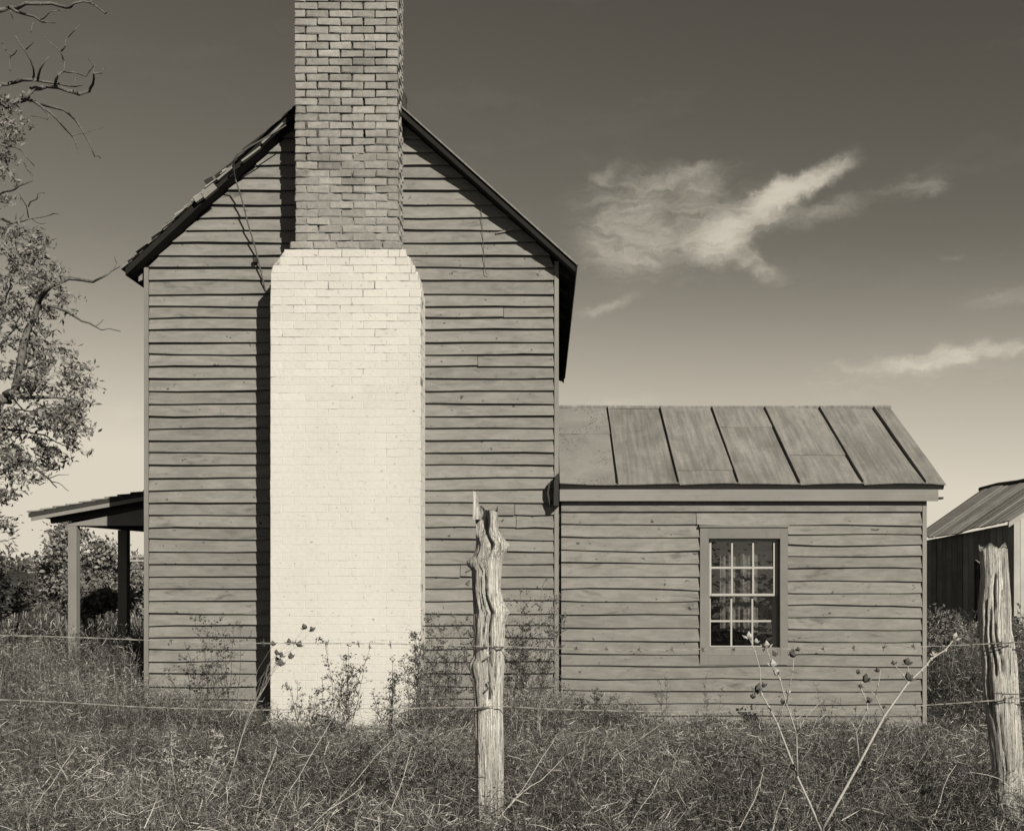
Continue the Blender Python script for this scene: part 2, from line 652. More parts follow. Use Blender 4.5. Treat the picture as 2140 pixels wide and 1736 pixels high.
def glass_mat():
    m = bpy.data.materials.new('old_window_glass')
    m.use_nodes = True
    N, L = m.node_tree.nodes, m.node_tree.links
    N.remove(N['Principled BSDF'])
    lw = N.new('ShaderNodeLayerWeight')
    lw.inputs['Blend'].default_value = 0.5
    pw = N.new('ShaderNodeMath')
    pw.operation = 'POWER'
    L.new(lw.outputs['Facing'], pw.inputs[0])
    pw.inputs[1].default_value = 5.0
    fr = N.new('ShaderNodeMath')
    fr.operation = 'MULTIPLY_ADD'
    L.new(pw.outputs[0], fr.inputs[0])
    fr.inputs[1].default_value = 0.9
    fr.inputs[2].default_value = 0.08
    tr = N.new('ShaderNodeBsdfTransparent')
    tr.inputs['Color'].default_value = (0.78, 0.78, 0.78, 1)
    gl = N.new('ShaderNodeBsdfGlossy')
    gl.inputs['Roughness'].default_value = 0.03
    nz = N.new('ShaderNodeTexNoise')
    nz.inputs['Scale'].default_value = 9
    g = N.new('ShaderNodeNewGeometry')
    L.new(g.outputs['Position'], nz.inputs['Vector'])
    bp = N.new('ShaderNodeBump')
    bp.inputs['Strength'].default_value = 0.25
    bp.inputs['Distance'].default_value = 0.02
    L.new(nz.outputs['Fac'], bp.inputs['Height'])
    L.new(bp.outputs[0], gl.inputs['Normal'])
    mx = N.new('ShaderNodeMixShader')
    L.new(fr.outputs[0], mx.inputs[0])
    L.new(tr.outputs[0], mx.inputs[1])
    L.new(gl.outputs[0], mx.inputs[2])
    L.new(mx.outputs[0], N['Material Output'].inputs['Surface'])
    return m


M['glass'] = glass_mat()


# ------------------------------------------------------------------ ground
def ground_z(x, y):
    x, y = np.asarray(x, float), np.asarray(y, float)
    n = (vnoise(x * 0.45 + 7, y * 0.45 + 3, 1) - 0.5) * 0.12
    near = np.clip((8.6 - y) / 3.5, 0, 1)
    house = np.clip((y - 8.5) / 1.2, 0, 1) * np.clip((13 - y) / 2, 0, 1) * ((x > -4) & (x < 4.2))
    far = np.clip((y - 16) / 60, 0, 1)
    return n * (1 - 0.8 * house) + 0.10 * near - 0.05 * house - 0.02 + far * -0.3 + np.clip((y - 120) / 900, 0, 1) * 1.2


def build_ground():
    xs = np.concatenate([-np.geomspace(12, 1500, 22)[::-1], np.linspace(-11, 11, 56), np.geomspace(12, 1500, 22)])
    ys = np.concatenate([[-300, -60, -12, -3], np.linspace(0, 26, 66), np.geomspace(28, 3000, 26)])
    X, Y = np.meshgrid(xs, ys)
    Z = ground_z(X, Y)
    v = np.stack([X.ravel(), Y.ravel(), Z.ravel()], 1)
    nx, ny = len(xs), len(ys)
    i = np.arange(nx * ny).reshape(ny, nx)
    f = np.stack([i[:-1, :-1], i[:-1, 1:], i[1:, 1:], i[1:, :-1]], -1).reshape(-1, 4)
    me = fast_mesh('ground', v, f.ravel(), np.full(len(f), 4), M['ground'])
    o = link('ground', me)
    tag(o, 'rough weedy ground around the farmhouse', kind='structure')


build_ground()

# ------------------------------------------------------------------ the farmhouse
YW, YC = 10.40, 10.00            # gable wall face, chimney front
XL, XR = PX(306, YW), PX(1165, YW)
YR = YW - 0.18                   # rake edge
XRIDGE, ZRIDGE = PX(726, YR), PZ(125, YR)
XEL, ZEL = PX(262, YR), PZ(560, YR)
XER, ZER = PX(1203, YR), PZ(553, YR)
ML = (ZRIDGE - ZEL) / (XRIDGE - XEL)
MR = (ZRIDGE - ZER) / (XER - XRIDGE)
RT = 0.07                        # roof thickness, vertical
YBACK = 16.3

house = empty('farmhouse', (-1.87, YW, 0), 'two-storey gabled clapboard farmhouse with whitewashed brick chimney and low wing', 'house')


def roof_z(x):
    return np.minimum(ZRIDGE - (XRIDGE - x) * ML, ZRIDGE - (x - XRIDGE) * MR) - RT


wall = MB()
w0 = 0.03
zl, zr = float(roof_z(XL)) - 0.01, float(roof_z(XR)) - 0.01
wall.prism([(XL + w0, -0.1), (XR - w0, -0.1), (XR - w0, zr), (XRIDGE, ZRIDGE - RT - 0.02), (XL + w0, zl)], YW + 0.03, YW + 0.12)
wall.box(XL + 0.02, XL + 0.10, YW + 0.125, YBACK, -0.1, zl)
wall.box(XR - 0.10, XR - 0.02, YW + 0.125, YBACK, -0.1, zr)
wall.prism([(XL + w0, -0.1), (XR - w0, -0.1), (XR - w0, zr), (XRIDGE, ZRIDGE - RT - 0.02), (XL + w0, zl)], YBACK, YBACK + 0.1)
gable = wall.build('gable_wall', M['darkwood'], house)
tag(gable, 'tall gray clapboard gable wall')


def clapboard(x0b, x0t, x1b, x1t, zb, zt, Y, parent, name='clapboard', th=0.036, tilt=0.0, mat=None):
    """a lapped board: bottom edge proud of the wall, slight waviness"""
    Lm = max(x1b - x0b, x1t - x0t)
    n = max(2, min(9, int(Lm / 0.3) + 1))
    m = MB()
    ph, ph2 = random.uniform(0, 6.3), random.uniform(0, 6.3)
    rows = []
    amp = random.choice((1.0, 1.0, 1.0, 1.5, 2.2))
    endsag = random.choice((0, 0, 0, 0, 0.007, -0.006)) * random.choice((-1, 1))
    for i in range(n + 1):
        t = i / n
        wob = endsag * max(0, abs(t - 0.5) - 0.32) * 5 + amp * 0.0030 * math.sin(ph + t * Lm * 3.1) + 0.0016 * math.sin(ph2 + t * Lm * 8.3) + random.uniform(-0.0012, 0.0012) + tilt * (t - 0.5)
        pr = th + 0.005 * math.sin(ph2 + t * Lm * 2.3) + random.uniform(-0.0015, 0.0015)
        xb, xt = x0b + (x1b - x0b) * t, x0t + (x1t - x0t) * t
        rows.append([(xt, Y - 0.002, zt), (xb, Y - pr, zb + wob), (xb, Y - pr + 0.016, zb + wob - 0.001), (xt, Y + 0.012, zt)])
    v = [p for r in rows for p in r]
    f = []
    for i in range(n):
        a, b = i * 4, i * 4 + 4
        f += [(a + 1, b + 1, b, a), (a + 2, b + 2, b + 1, a + 1), (a + 3, b + 3, b + 2, a + 2), (a, b, b + 3, a + 3)]
    f += [(0, 3, 2, 1), (n * 4 + 1, n * 4 + 2, n * 4 + 3, n * 4)]
    m.add(v, f)
    return m.build(name, mat or M['siding'], parent)


LAPS = [205, 236, 267, 297, 327.7, 358.6, 389.2, 419, 447.4, 481.8, 511.6, 540.9, 570.4, 600.2, 628, 657.8, 690.7, 719, 745.2, 772.6, 802.8, 831,
        858, 887, 916.5, 946, 975.8, 1003, 1032, 1060.5, 1088.7, 1118.7, 1147, 1177, 1206, 1235, 1262.7, 1291.6, 1321, 1349.8, 1378, 1406.3,
        1436.6, 1463.4, 1491.7, 1519.5, 1547.8, 1575.6, 1607, 1636.6, 1665, 1694]
CB_L, CB_R = XL + 0.035, XR - 0.035          # inside of corner boards
CHL, CHR = PX(590, YW), PX(858, YW)          # where boards end behind the stack
for a, b in zip(LAPS[:-1], LAPS[1:]):
    zt, zb = PZ(a * NV, YW) + 0.018, PZ(b * NV, YW)
    low = b > 640

    def lim(z):
        zz = z + RT + 0.012
        return (max(CB_L, XRIDGE - (ZRIDGE - zz) / ML), min(CB_R, XRIDGE + (ZRIDGE - zz) / MR))
    lb, rb = lim(zb)
    lt, rt = lim(zt)
    cl = PX(640, YW) if not low else PX(600, YW)
    cr = PX(820, YW) if not low else PX(850, YW)
    if lb < cl - 0.02:
        clapboard(lb, min(lt, cl - 0.01), cl, cl, zb, zt, YW, gable, tilt=random.uniform(-0.008, 0.008))
    if rb > cr + 0.02:
        if rb - cr > 1.0 and random.random() < 0.3:         # butt joint
            xj = cr + (rb - cr) * random.uniform(0.25, 0.8)
            clapboard(cr, cr, xj - 0.002, xj - 0.002, zb, zt, YW, gable, tilt=random.uniform(-0.006, 0.006))
            clapboard(xj + 0.003, xj + 0.003, rb, max(rt, xj + 0.01), zb + random.uniform(-0.003, 0.003), zt, YW, gable, tilt=random.uniform(-0.006, 0.006))
        else:
            clapboard(cr, cr, rb, max(rt, cr + 0.01), zb, zt, YW, gable, tilt=random.uniform(-0.008, 0.008))
# corner boards
for (x0, x1, zt) in ((XL - 0.012, XL + 0.030, zl), (XR - 0.030, XR + 0.012, zr)):
    m = MB()
    m.box(x0, x1, YW - 0.034, YW + 0.028, -0.05, zt)
    m.build('corner_board', M['trim'], gable)

# ---- main roof
roof = MB()
roof.prism([(XEL, ZEL - RT), (XRIDGE, ZRIDGE - RT), (XER, ZER - RT), (XER, ZER), (XRIDGE, ZRIDGE), (XEL, ZEL)], YR, YBACK + 0.2)
mroof = roof.build('gable_roof', M['tarred'], house)
tag(mroof, 'steep dark gable roof with ragged shingled left slope')
# tin sheets on the right slope (thin bright edge)
ln = math.hypot(XER - XRIDGE, ZRIDGE - ZER)
dr = Vector((XER - XRIDGE, 0, ZER - ZRIDGE)).normalized()
nr = Vector((-dr.z, 0, dr.x))
for k in range(10):
    y0 = YR - 0.02 + k * 0.625
    m = MB()
    a, b = Vector((XRIDGE, 0, ZRIDGE)) + nr * 0.003, Vector((XER, 0, ZER)) + nr * 0.003 + dr * 0.015
    q = []
    for (p, up) in ((a, 0), (b, 0), (b, 0.012), (a, 0.012)):
        q.append(p + nr * up)
    m.prism([(q[0].x, q[0].z), (q[1].x, q[1].z), (q[2].x, q[2].z), (q[3].x, q[3].z)], y0, y0 + 0.62)
    m.build('roof_sheet', M['tin'], mroof)
# split shingles on the left slope: courses of separate shingles along the visible rake, then whole courses behind
dl = Vector((XEL - XRIDGE, 0, ZEL - ZRIDGE)).normalized()
nl = Vector((dl.z, 0, -dl.x)) * 1.0
if nl.z < 0:
    nl = -nl
LL = math.hypot(XEL - XRIDGE, ZRIDGE - ZEL)
nC = 62
for k in range(nC):
    s1 = LL * (k + 1) / nC + random.uniform(-0.012, 0.012) + (0.03 if k == nC - 1 else 0)
    s0 = s1 - LL / nC - 0.09
    lo = k > 30
    y = YR - random.uniform(0.0, 0.045)
    for j in range(2):
        wdt = random.uniform(0.09, 0.17) if j == 0 else 6.2
        lift = random.uniform(0.0, 0.012) if lo else random.uniform(0.0, 0.006)
        th = random.uniform(0.008, 0.024) if lo else random.uniform(0.003, 0.010)
        if j == 1:
            lift = 0.004
        a = Vector((XRIDGE, 0, ZRIDGE)) + dl * max(s0, 0.02) + nl * 0.004
        b = Vector((XRIDGE, 0, ZRIDGE)) + dl * s1 + nl * (0.008 + lift)
        m = MB()
        m.prism([(a.x, a.z), (a.x + nl.x * 0.004, a.z + nl.z * 0.004), (b.x + nl.x * th, b.z + nl.z * th), (b.x, b.z)][::-1], y, y + wdt)
        m.build('shingle' if j == 0 else 'shingle_course', M['shingle'] if lo and random.random() < .75 else M['tarred'], mroof)
        y += wdt + 0.006
# patched boards and a loose sheet near the top of the left rake
for (u1, v1, u2, v2, w_, mt, yo, nm) in [(548, 300, 592, 258, 4, 'fascia', 0.02, 'patch_board'), (506, 338, 545, 308, 4, 'fascia', 0.03, 'patch_board'),
                                        (455, 376, 486, 350, 4, 'fascia', 0.03, 'patch_board'), (424, 410, 450, 388, 15, 'shingle', 0.05, 'patch_board'), (408, 420, 424, 408, 9, 'shingle', 0.05, 'patch_board'),
                                        (430, 384, 446, 374, 13, 'darkwood', -0.25, 'loose_sheet'), (450, 370, 500, 330, 5, 'darkwood', -0.02, 'loose_sheet'),
                                        (510, 318, 590, 256, 12, 'darkwood', -0.05, 'loose_sheet')]:
    Yp = YR - yo
    p, q = P(u1, v1, Yp), P(u2, v2, Yp)
    d = (q - p).normalized()
    n = Vector((-d.z, 0, d.x)) * (w_ * Yp / F / 2)
    m = MB()
    m.prism([((p - n).x, (p - n).z), ((q - n).x, (q - n).z), ((q + n * 0.8).x, (q + n * 0.8).z), ((p + n).x, (p + n).z)], Yp - 0.014, Yp + 0.03)
    m.build(nm, M[mt], mroof)
# exposed rafter tails
for s, xe, ze, sl in ((-1, XEL, ZEL, ML), (1, XER, ZER, MR)):
    for k in range(11):
        y = YW + 0.02 + k * 0.58
        m = MB()
        xw = XL if s < 0 else XR
        x_out = xe - s * 0.05
        z_at = lambda x: float(roof_z(x)) - 0.004
        m.prism([(xw, z_at(xw) - 0.09), (x_out, z_at(x_out) - 0.05), (x_out, z_at(x_out)), (xw, z_at(xw))] if s > 0 else
                [(x_out, z_at(x_out) - 0.05), (xw, z_at(xw) - 0.09), (xw, z_at(xw)), (x_out, z_at(x_out))], y, y + 0.05)
        m.build('rafter_tail', M['trim'] if (s < 0 and k == 0) else M['darkwood'], mroof)  # front left tail paler, its sunlit end put into the colour
# crumpled flashing beside the stack
m = MB()
m.prism([(PX(842, 10.3), PZ(245, 10.3)), (PX(850, 10.3), PZ(240, 10.3)), (PX(847, 10.3), PZ(212, 10.3)), (PX(849, 10.3), PZ(200, 10.3)), (PX(844, 10.3), PZ(193, 10.3)), (PX(841, 10.3), PZ(205, 10.3))], 10.27, 10.40)
m.build('flashing', M['dark_iron'], mroof)

# ---- chimney of single bricks
CH = 0.0748
BL = 0.217
Z_WHITE = PZ(521, YC)
XS0, XS1 = PX(611.5, YC), PX(831.5, YC)
XB0, XB1 = PX(565, YC), PX(879, YC)
chim = empty('chimney', ((XB0 + XB1) / 2, YC + 0.2, 0), parent=house)
tag(chim, 'tall brick chimney, whitewashed below its shoulders, bare brick above')


def brick_mesh(L_, D_, H_, seed, jit=0.004, ch=0.007, name='brick', mat=None):
    r = random.Random(seed)
    m = MB()
    hx, hy, hz = L_ / 2, D_ / 2, H_ / 2
    vs = []
    idx = {}
    for sx in (-1, 1):
        for sy in (-1, 1):
            for sz in (-1, 1):
                for ax in range(3):
                    c = [sx * hx, sy * hy, sz * hz]
                    cc = ch * r.uniform(0.5, 2.0)
                    for k in range(3):
                        if k != ax:
                            c[k] -= (sx, sy, sz)[k] * cc * 0.999
                    c = [c[k] + r.uniform(-jit, jit) * ((0.35 if jit > 0.003 else 0.0) if k == 1 else 1.0) for k in range(3)]
                    idx[(sx, sy, sz, ax)] = len(vs)
                    vs.append(tuple(c))
    fs = []

    def face(q):
        # orient outward
        a, b, c = (Vector(vs[q[i]]) for i in range(3))
        n = (b - a).cross(c - a)
        cen = sum((Vector(vs[i]) for i in q), Vector()) / len(q)
        fs.append(tuple(q) if n.dot(cen) > 0 else tuple(q[::-1]))
    for ax in range(3):
        o = [k for k in range(3) if k != ax]
        for s in (-1, 1):
            q = []
            for (p, w) in ((-1, -1), (1, -1), (1, 1), (-1, 1)):
                t = [0, 0, 0]
                t[ax], t[o[0]], t[o[1]] = s, p, w
                q.append(idx[(*t, ax)])
            face(q)
    for ax in range(3):            # chamfers along each axis
        o = [k for k in range(3) if k != ax]
        for p in (-1, 1):
            for w in (-1, 1):
                t0, t1 = [0, 0, 0], [0, 0, 0]
                t0[ax], t1[ax] = -1, 1
                for t in (t0, t1):
                    t[o[0]], t[o[1]] = p, w
                face([idx[(*t0, o[0])], idx[(*t1, o[0])], idx[(*t1, o[1])], idx[(*t0, o[1])]])
    for sx in (-1, 1):
        for sy in (-1, 1):
            for sz in (-1, 1):
                face([idx[(sx, sy, sz, a)] for a in range(3)])
    m.add(vs, fs)
    return m


GAP = 0.011
BR = {}
for kind, L_ in (('s', BL), ('h', BL / 2)):
    for mt, jit, chf, gap in (('brick', 0.0062, 0.0045, 0.011), ('wash', 0.0014, 0.0022, 0.0026)):
        BR[kind, mt] = [brick_mesh(L_ - gap, 0.105, CH - gap, i * 7 + len(kind) * 31 + len(mt), jit, chf).mesh('brick', M[mt]) for i in range(10)]

SHOULDER = {1: (605, 838), 0: (593, 848), -1: (585, 858), -2: (569, 867), -3: (565, 873), -4: (565, 876)}
loose = MB()               # bricks past the limit, one part


def brick_at(xc, kind, mt, zc, yf, ry=0.0, as_object=True, roty=0.0):
    me = random.choice(BR[kind, mt])
    pr = random.uniform(-0.004, 0.004) if mt == 'brick' else random.uniform(-0.0006, 0.0003)
    if as_object:
        o = link('brick', me, chim, (xc, yf + 0.0525 + pr, zc))
        o.rotation_euler = (random.uniform(-0.03, 0.03), random.uniform(-0.02, 0.02), random.uniform(-0.012, 0.012)) if mt == 'brick' else (0, random.uniform(-0.006, 0.006), 0)
        return
    R = Matrix.Translation((xc, yf + 0.0525 + pr, zc)) @ Matrix.Rotation(random.uniform(-0.008, 0.008), 4, 'Y')
    loose.add([R @ v.co for v in me.vertices], [tuple(p.vertices) for p in me.polygons])


n_obj = 0
k_top = int((7.35 - Z_WHITE) / CH)
side = MB()
for k in range(k_top, -62, -1):
    zc = Z_WHITE + (k - 0.5) * CH
    lean = -0.0045 * (zc - Z_WHITE) if k > 0 else 0.0
    if k >= 2:
        x0, x1, mt = XS0 + 0.022 + lean, XS1 + 0.006 + lean, 'brick'
    elif k in SHOULDER:
        x0, x1, mt = PX(SHOULDER[k][0], YC), PX(SHOULDER[k][1], YC), ('brick' if k == 1 else 'wash')
    else:
        x0, x1, mt = XB0, XB1, 'wash'
    x = x0
    first = True
    while x < x1 - 0.03:
        rem = x1 - x
        if first and k % 2 == 0:
            kind, w_ = 'h', BL / 2
        elif rem < 0.17:
            kind, w_ = 'h', BL / 2
        else:
            kind, w_ = 's', BL
        first = False
        w2 = min(w_, rem)
        vis = zc < 6.85
        asob = vis and n_obj < 300
        if asob:
            n_obj += 1
        off = random.uniform(-0.003, 0.003)
        if w2 < w_ - 0.02:
            # closing bat
            m = brick_mesh(w2 - 0.01, 0.105, CH - 0.011, k * 13 + 5, 0.004, 0.006) if mt == 'brick' else brick_mesh(w2 - 0.0025, 0.105, CH - 0.0025, k * 13 + 5, 0.0008, 0.0018)
            if asob:
                link('brick', m.mesh('brick', M[mt]), chim, (x + w2 / 2, YC + 0.0525, zc))
            else:
                loose.add([(a + x + w2 / 2, b + YC + 0.0525, c + zc) for a, b, c in m.v], m.f)
        else:
            brick_at(x + w2 / 2 + off, kind, mt, zc, YC, as_object=asob)
        x += w_
    # bricks of the two flanks (seen edge-on), same courses
    tgt = loose if mt == 'wash' else side
    for xs in (x0, x1):
        y = YC + (0.112 if k % 2 else 0.222)
        while y < 10.40 - 0.02:
            w2 = min(BL if k % 2 else BL / 2, 10.43 - y)
            m = brick_mesh(0.10, w2 - 0.012, CH - 0.012, random.randint(0, 9999), 0.004, 0.007) if mt == 'brick' else brick_mesh(0.10, w2 - 0.002, CH - 0.002, random.randint(0, 9999), 0.0008, 0.0015)
            cx = xs + (0.05 if xs == x0 else -0.05)
            tgt.add([(a + cx, b + y + w2 / 2, c + zc) for a, b, c in m.v], m.f)
            y += w2
o = loose.build('whitewashed_bricks', M['wash'], chim)
tag(o, kind='stuff')
o = side.build('stack_flank_bricks', M['brick'], chim)
tag(o, kind='stuff')


def mortar_sheet(name, mat, left, right, z0, z1, yb, rec, seed, du=0.03, dz=0.0187):
    """uneven mortar bed behind the bricks: rec(x, z) = depth behind the brick faces"""
    nz = int((z1 - z0) / dz)
    m = MB()
    nx = 34
    for j in range(nz + 1):
        z = z0 + (z1 - z0) * j / nz
        a, b = left(z), right(z)
        for i in range(nx + 1):
            x = a + (b - a) * i / nx
            m.v.append((x, YC + rec(x, z), z))
    for j in range(nz):
        for i in range(nx):
            k = j * (nx + 1) + i
            m.f.append((k, k + 1, k + nx + 2, k + nx + 1))
    # flanks, back edge at yb
    for side_ in (0, nx):
        b0 = len(m.v)
        for j in range(nz + 1):
            p = m.v[j * (nx + 1) + side_]
            m.v.append((p[0], yb, p[2]))
        for j in range(nz):
            a0, a1 = j * (nx + 1) + side_, (j + 1) * (nx + 1) + side_
            f = (a0, a1, b0 + j + 1, b0 + j)
            m.f.append(f if side_ == 0 else f[::-1])
    # top and bottom
    t0 = nz * (nx + 1)
    m.f.append(tuple(range(t0, t0 + nx + 1)) + (len(m.v) - 1, len(m.v) - nz - 2))
    return m.build(name, mat, chim)


def vn(x, z, seed):
    return float(vnoise(np.array([x + 50.0]), np.array([z + 50.0]), seed)[0])


z1 = Z_WHITE + k_top * CH
zsh = Z_WHITE - 5 * CH


def rec_top(x, z):
    hi = min(1, max(0, (z - Z_WHITE - 0.3) / 1.6))
    right_ = min(1, max(0, (x - XS0) / (XS1 - XS0)))
    n = vn(x * 7, z * 9, 3) * .6 + vn(x * 21, z * 26, 4) * .4
    d = (n - 0.60 + 0.44 * hi * (0.55 + 0.6 * right_)) * 0.11
    return 0.006 + min(0.045, max(0.0, d))


mortar_sheet('mortar_core', M['mortar'], lambda z: XS0 + 0.031 - 0.0045 * (z - Z_WHITE), lambda z: XS1 - 0.003 - 0.0045 * (z - Z_WHITE), Z_WHITE - 0.004, z1, 10.40, rec_top, 1)
sh_l = [(-9, XB0), (zsh, XB0), (Z_WHITE - 2.2 * CH, PX(568, YC)), (Z_WHITE, PX(597, YC))]
sh_r = [(-9, XB1), (zsh, XB1), (Z_WHITE - 3 * CH, PX(868, YC)), (Z_WHITE, PX(845, YC))]
mortar_sheet('mortar_core', M['washmortar'], lambda z: float(np.interp(z, *zip(*sh_l))) + 0.0015, lambda z: float(np.interp(z, *zip(*sh_r))) - 0.0015, -0.15, Z_WHITE - 0.004, YW + 0.014,
             lambda x, z: 0.0012 + 0.007 * max(0.0, vn(x * 6, z * 7, 8) * .6 + vn(x * 19, z * 23, 9) * .4 - 0.56 + 0.10 * max(0, z - 2.8)), 2)

# ---- cable hanging from the roof against the gable
c1 = MB()
pts = [P(598, 262, 10.12), P(560, 285, 10.08), P(520, 308, 10.05), P(497, 322, 10.04), P(488, 335, 10.06), P(487, 350, 10.12), P(492, 375, 10.22), P(505, 415, 10.25), P(519, 470, 10.28), P(534, 520, 10.31), P(547, 575, 10.34), P(555, 608, 10.36)]
c1.tube(pts, 0.0075, 0.0075, 6)
cb = c1.build('lightning_cable', M['cable'], house)
for (u, v, yy) in ((534, 545, 10.345),):
    m = MB()
    m.box(PX(u, yy) - 0.018, PX(u, yy) + 0.018, yy - 0.03, YW - 0.012, PZ(v, yy) - 0.02, PZ(v, yy) + 0.02)
    m.build('cable_standoff', M['dark_iron'], cb)
c2 = MB()
c2.tube([P(1005, 428, 10.36), P(1007, 460, 10.362), P(1010, 510, 10.36), P(1013, 560, 10.36), P(1016, 572, 10.345), P(1022, 574, 10.35)], 0.0028, 0.0028, 5)
c2.build('hanging_wire', M['rust_wire'], house)
m = MB()
m.hull8([P(1036, 489, 10.365), P(1072, 481, 10.365), P(1072, 481, 10.39), P(1036, 489, 10.39), P(1036, 486, 10.36), P(1072, 476, 10.36), P(1072, 476, 10.39), P(1036, 486, 10.39)])
m.build('split_lath', M['siding'], house)

# ------------------------------------------------------------------ the low wing
YA = YW                                     # wing wall face
AX0, AX1 = PX(1173, YA), PX(1932, YA)
YE = 10.27                                  # eave line
YRG = 11.94
ZE, ZRG = PZ(1013, YE), PZ(854, YRG)
AE1 = PX(1977, YE)
wx0, wx1 = PX(1480, YA), PX(1629, YA)       # window opening
wz0, wz1 = PZ(1352, YA), PZ(1125, YA)
m = MB()
ztop = PZ(1040, YA)
m.box(AX0, wx0 - 0.002, YA + 0.03, YA + 0.10, -0.1, ztop)
m.box(wx1 + 0.002, AX1 - 0.03, YA + 0.03, YA + 0.10, -0.1, ztop)
m.box(wx0 - 0.002, wx1 + 0.002, YA + 0.03, YA + 0.10, -0.1, wz0 - 0.002)
m.box(wx0 - 0.002, wx1 + 0.002, YA + 0.03, YA + 0.10, wz1 + 0.002, ztop)
m.prism([(AX1 - 0.10, -0.1), (AX1 - 0.02, -0.1), (AX1 - 0.02, ztop), (AX1 - 0.10, ztop)], YA + 0.105, 13.55)
m.box(AX0, AX1 - 0.02, 13.555, 13.62, -0.1, ztop)
wing = m.build('wing_wall', M['inside'], house)
tag(wing, 'low clapboard wing wall with one window')
# gable end of the wing under its roof
m = MB()
m.add([(AX1 - 0.021, YA + 0.1, ztop), (AX1 - 0.021, 13.6, ztop), (AX1 - 0.021, YRG, ZRG - 0.08), (AX1 - 0.08, YA + 0.1, ztop), (AX1 - 0.08, 13.6, ztop), (AX1 - 0.08, YRG, ZRG - 0.08)],
      [(0, 1, 2), (5, 4, 3), (0, 3, 4, 1), (1, 4, 5, 2), (2, 5, 3, 0)])
m.build('gable_end', M['siding'], wing)
m = MB()
m.box(AX1 - 0.028, AX1 + 0.012, YA - 0.03, YA + 0.028, -0.05, PZ(1046, YA))
m.build('corner_board', M['trim'], wing)
m = MB()
m.box(XR - 0.005, AX0 + 0.004, YA + 0.012, YA + 0.03, -0.1, ZE + 0.02)
m.build('joint_strip', M['darkwood'], wing)
cx0, cx1 = PX(1462, YA), PX(1645, YA)
cz0, cz1 = PZ(1388, YA), PZ(1102, YA)
AL = [1199, 1228, 1258, 1290, 1318, 1350.6, 1378.6, 1408.7, 1438.8, 1470, 1501, 1531, 1559, 1589, 1618, 1647.5, 1675, 1703]
AR = [1199, 1230, 1251.6, 1276.6, 1302, 1329, 1360, 1389, 1417, 1446, 1474, 1503, 1532, 1559, 1589, 1618, 1647.5, 1675, 1703]
zf = PZ(1199 * NV, YA)
aR = AX1 - 0.032
for lst, s in ((AL, 0), (AR, 1)):
    for a, b in zip(lst[:-1], lst[1:]):
        zt, zb = PZ(a * NV, YA) + 0.016, PZ(b * NV, YA)
        if a == 1199:
            zt = zf
        if zt - 0.016 > cz1 + 0.02 and a == 1199:
            x0, x1 = (AX0, PX(1454, YA)) if s == 0 else (PX(1454, YA) + 0.006, aR)
        elif zb > cz0 - 0.01:
            x0, x1 = (AX0, cx0 - 0.004) if s == 0 else (cx1 + 0.004, aR)
        elif b > 1556:
            if s == 1:
                continue
            x0, x1 = AX0, aR
        else:
            x0, x1 = (AX0, cx0 - 0.004) if s == 0 else (cx1 + 0.004, aR)
        clapboard(x0, x0, x1, x1, zb, zt, YA, wing, th=0.030, tilt=random.uniform(-0.014, -0.002))
# frieze board
m = MB()
m.box(AX0, aR, YA - 0.030, YA + 0.028, zf + 0.002, PZ(1040, YA))
m.build('frieze_board', M['siding'], wing)
# eave: fascia, soffit
m = MB()
m.box(PX(1170, YE), AE1 - 0.06, YE + 0.035, YE + 0.058, PZ(1046, YE), PZ(1021, YE))
m.build('fascia_board', M['fascia'], wing)
m = MB()
m.box(AX0 + 0.002, AX1 + 0.16, YE + 0.059, YA + 0.02, PZ(1046, YE) + 0.02, PZ(1046, YE) + 0.04)
m.build('soffit', M['darkwood'], wing)
# eave scrap and hook, built dark in the shape of the eave end's shadow
m = MB()
m.prism([(PX(1157, 10.2), PZ(1056, 10.2)), (PX(1168, 10.2), PZ(1056, 10.2)), (PX(1168, 10.2), PZ(988, 10.2)), (PX(1163, 10.2), PZ(990, 10.2)), (PX(1158, 10.2), PZ(1005, 10.2))], YE - 0.03, YW - 0.036)
m.build('eave_shadow_scrap', M['darkwood'], wing)
m = MB()
m.prism([(PX(1148, 10.3), PZ(1056, 10.3)), (PX(1151, 10.3), PZ(1052, 10.3)), (PX(1147, 10.3), PZ(1030, 10.3)), (PX(1151, 10.3), PZ(1004, 10.3)), (PX(1146, 10.3), PZ(1012, 10.3)), (PX(1143, 10.3), PZ(1032, 10.3))][::-1], 10.30, YW - 0.036)
m.build('eave_shadow_scrap', M['dark_iron'], wing)

# wing roof: sheets between standing seams
wroof = empty('wing_roof', ((AX0 + AE1) / 2, YRG, ZE), parent=house)
tag(wroof, 'low pitched gray metal roof with standing seams')
sl = Vector((0, YRG - YE, ZRG - ZE)).normalized()
nn = Vector((0, -sl.z, sl.y))
RL = math.hypot(YRG - YE, ZRG - ZE)


def slope_pt(x, s, up=0.0):
    q = Vector((0, YE, ZE)) + sl * s + nn * up
    return Vector((x, q.y, q.z))


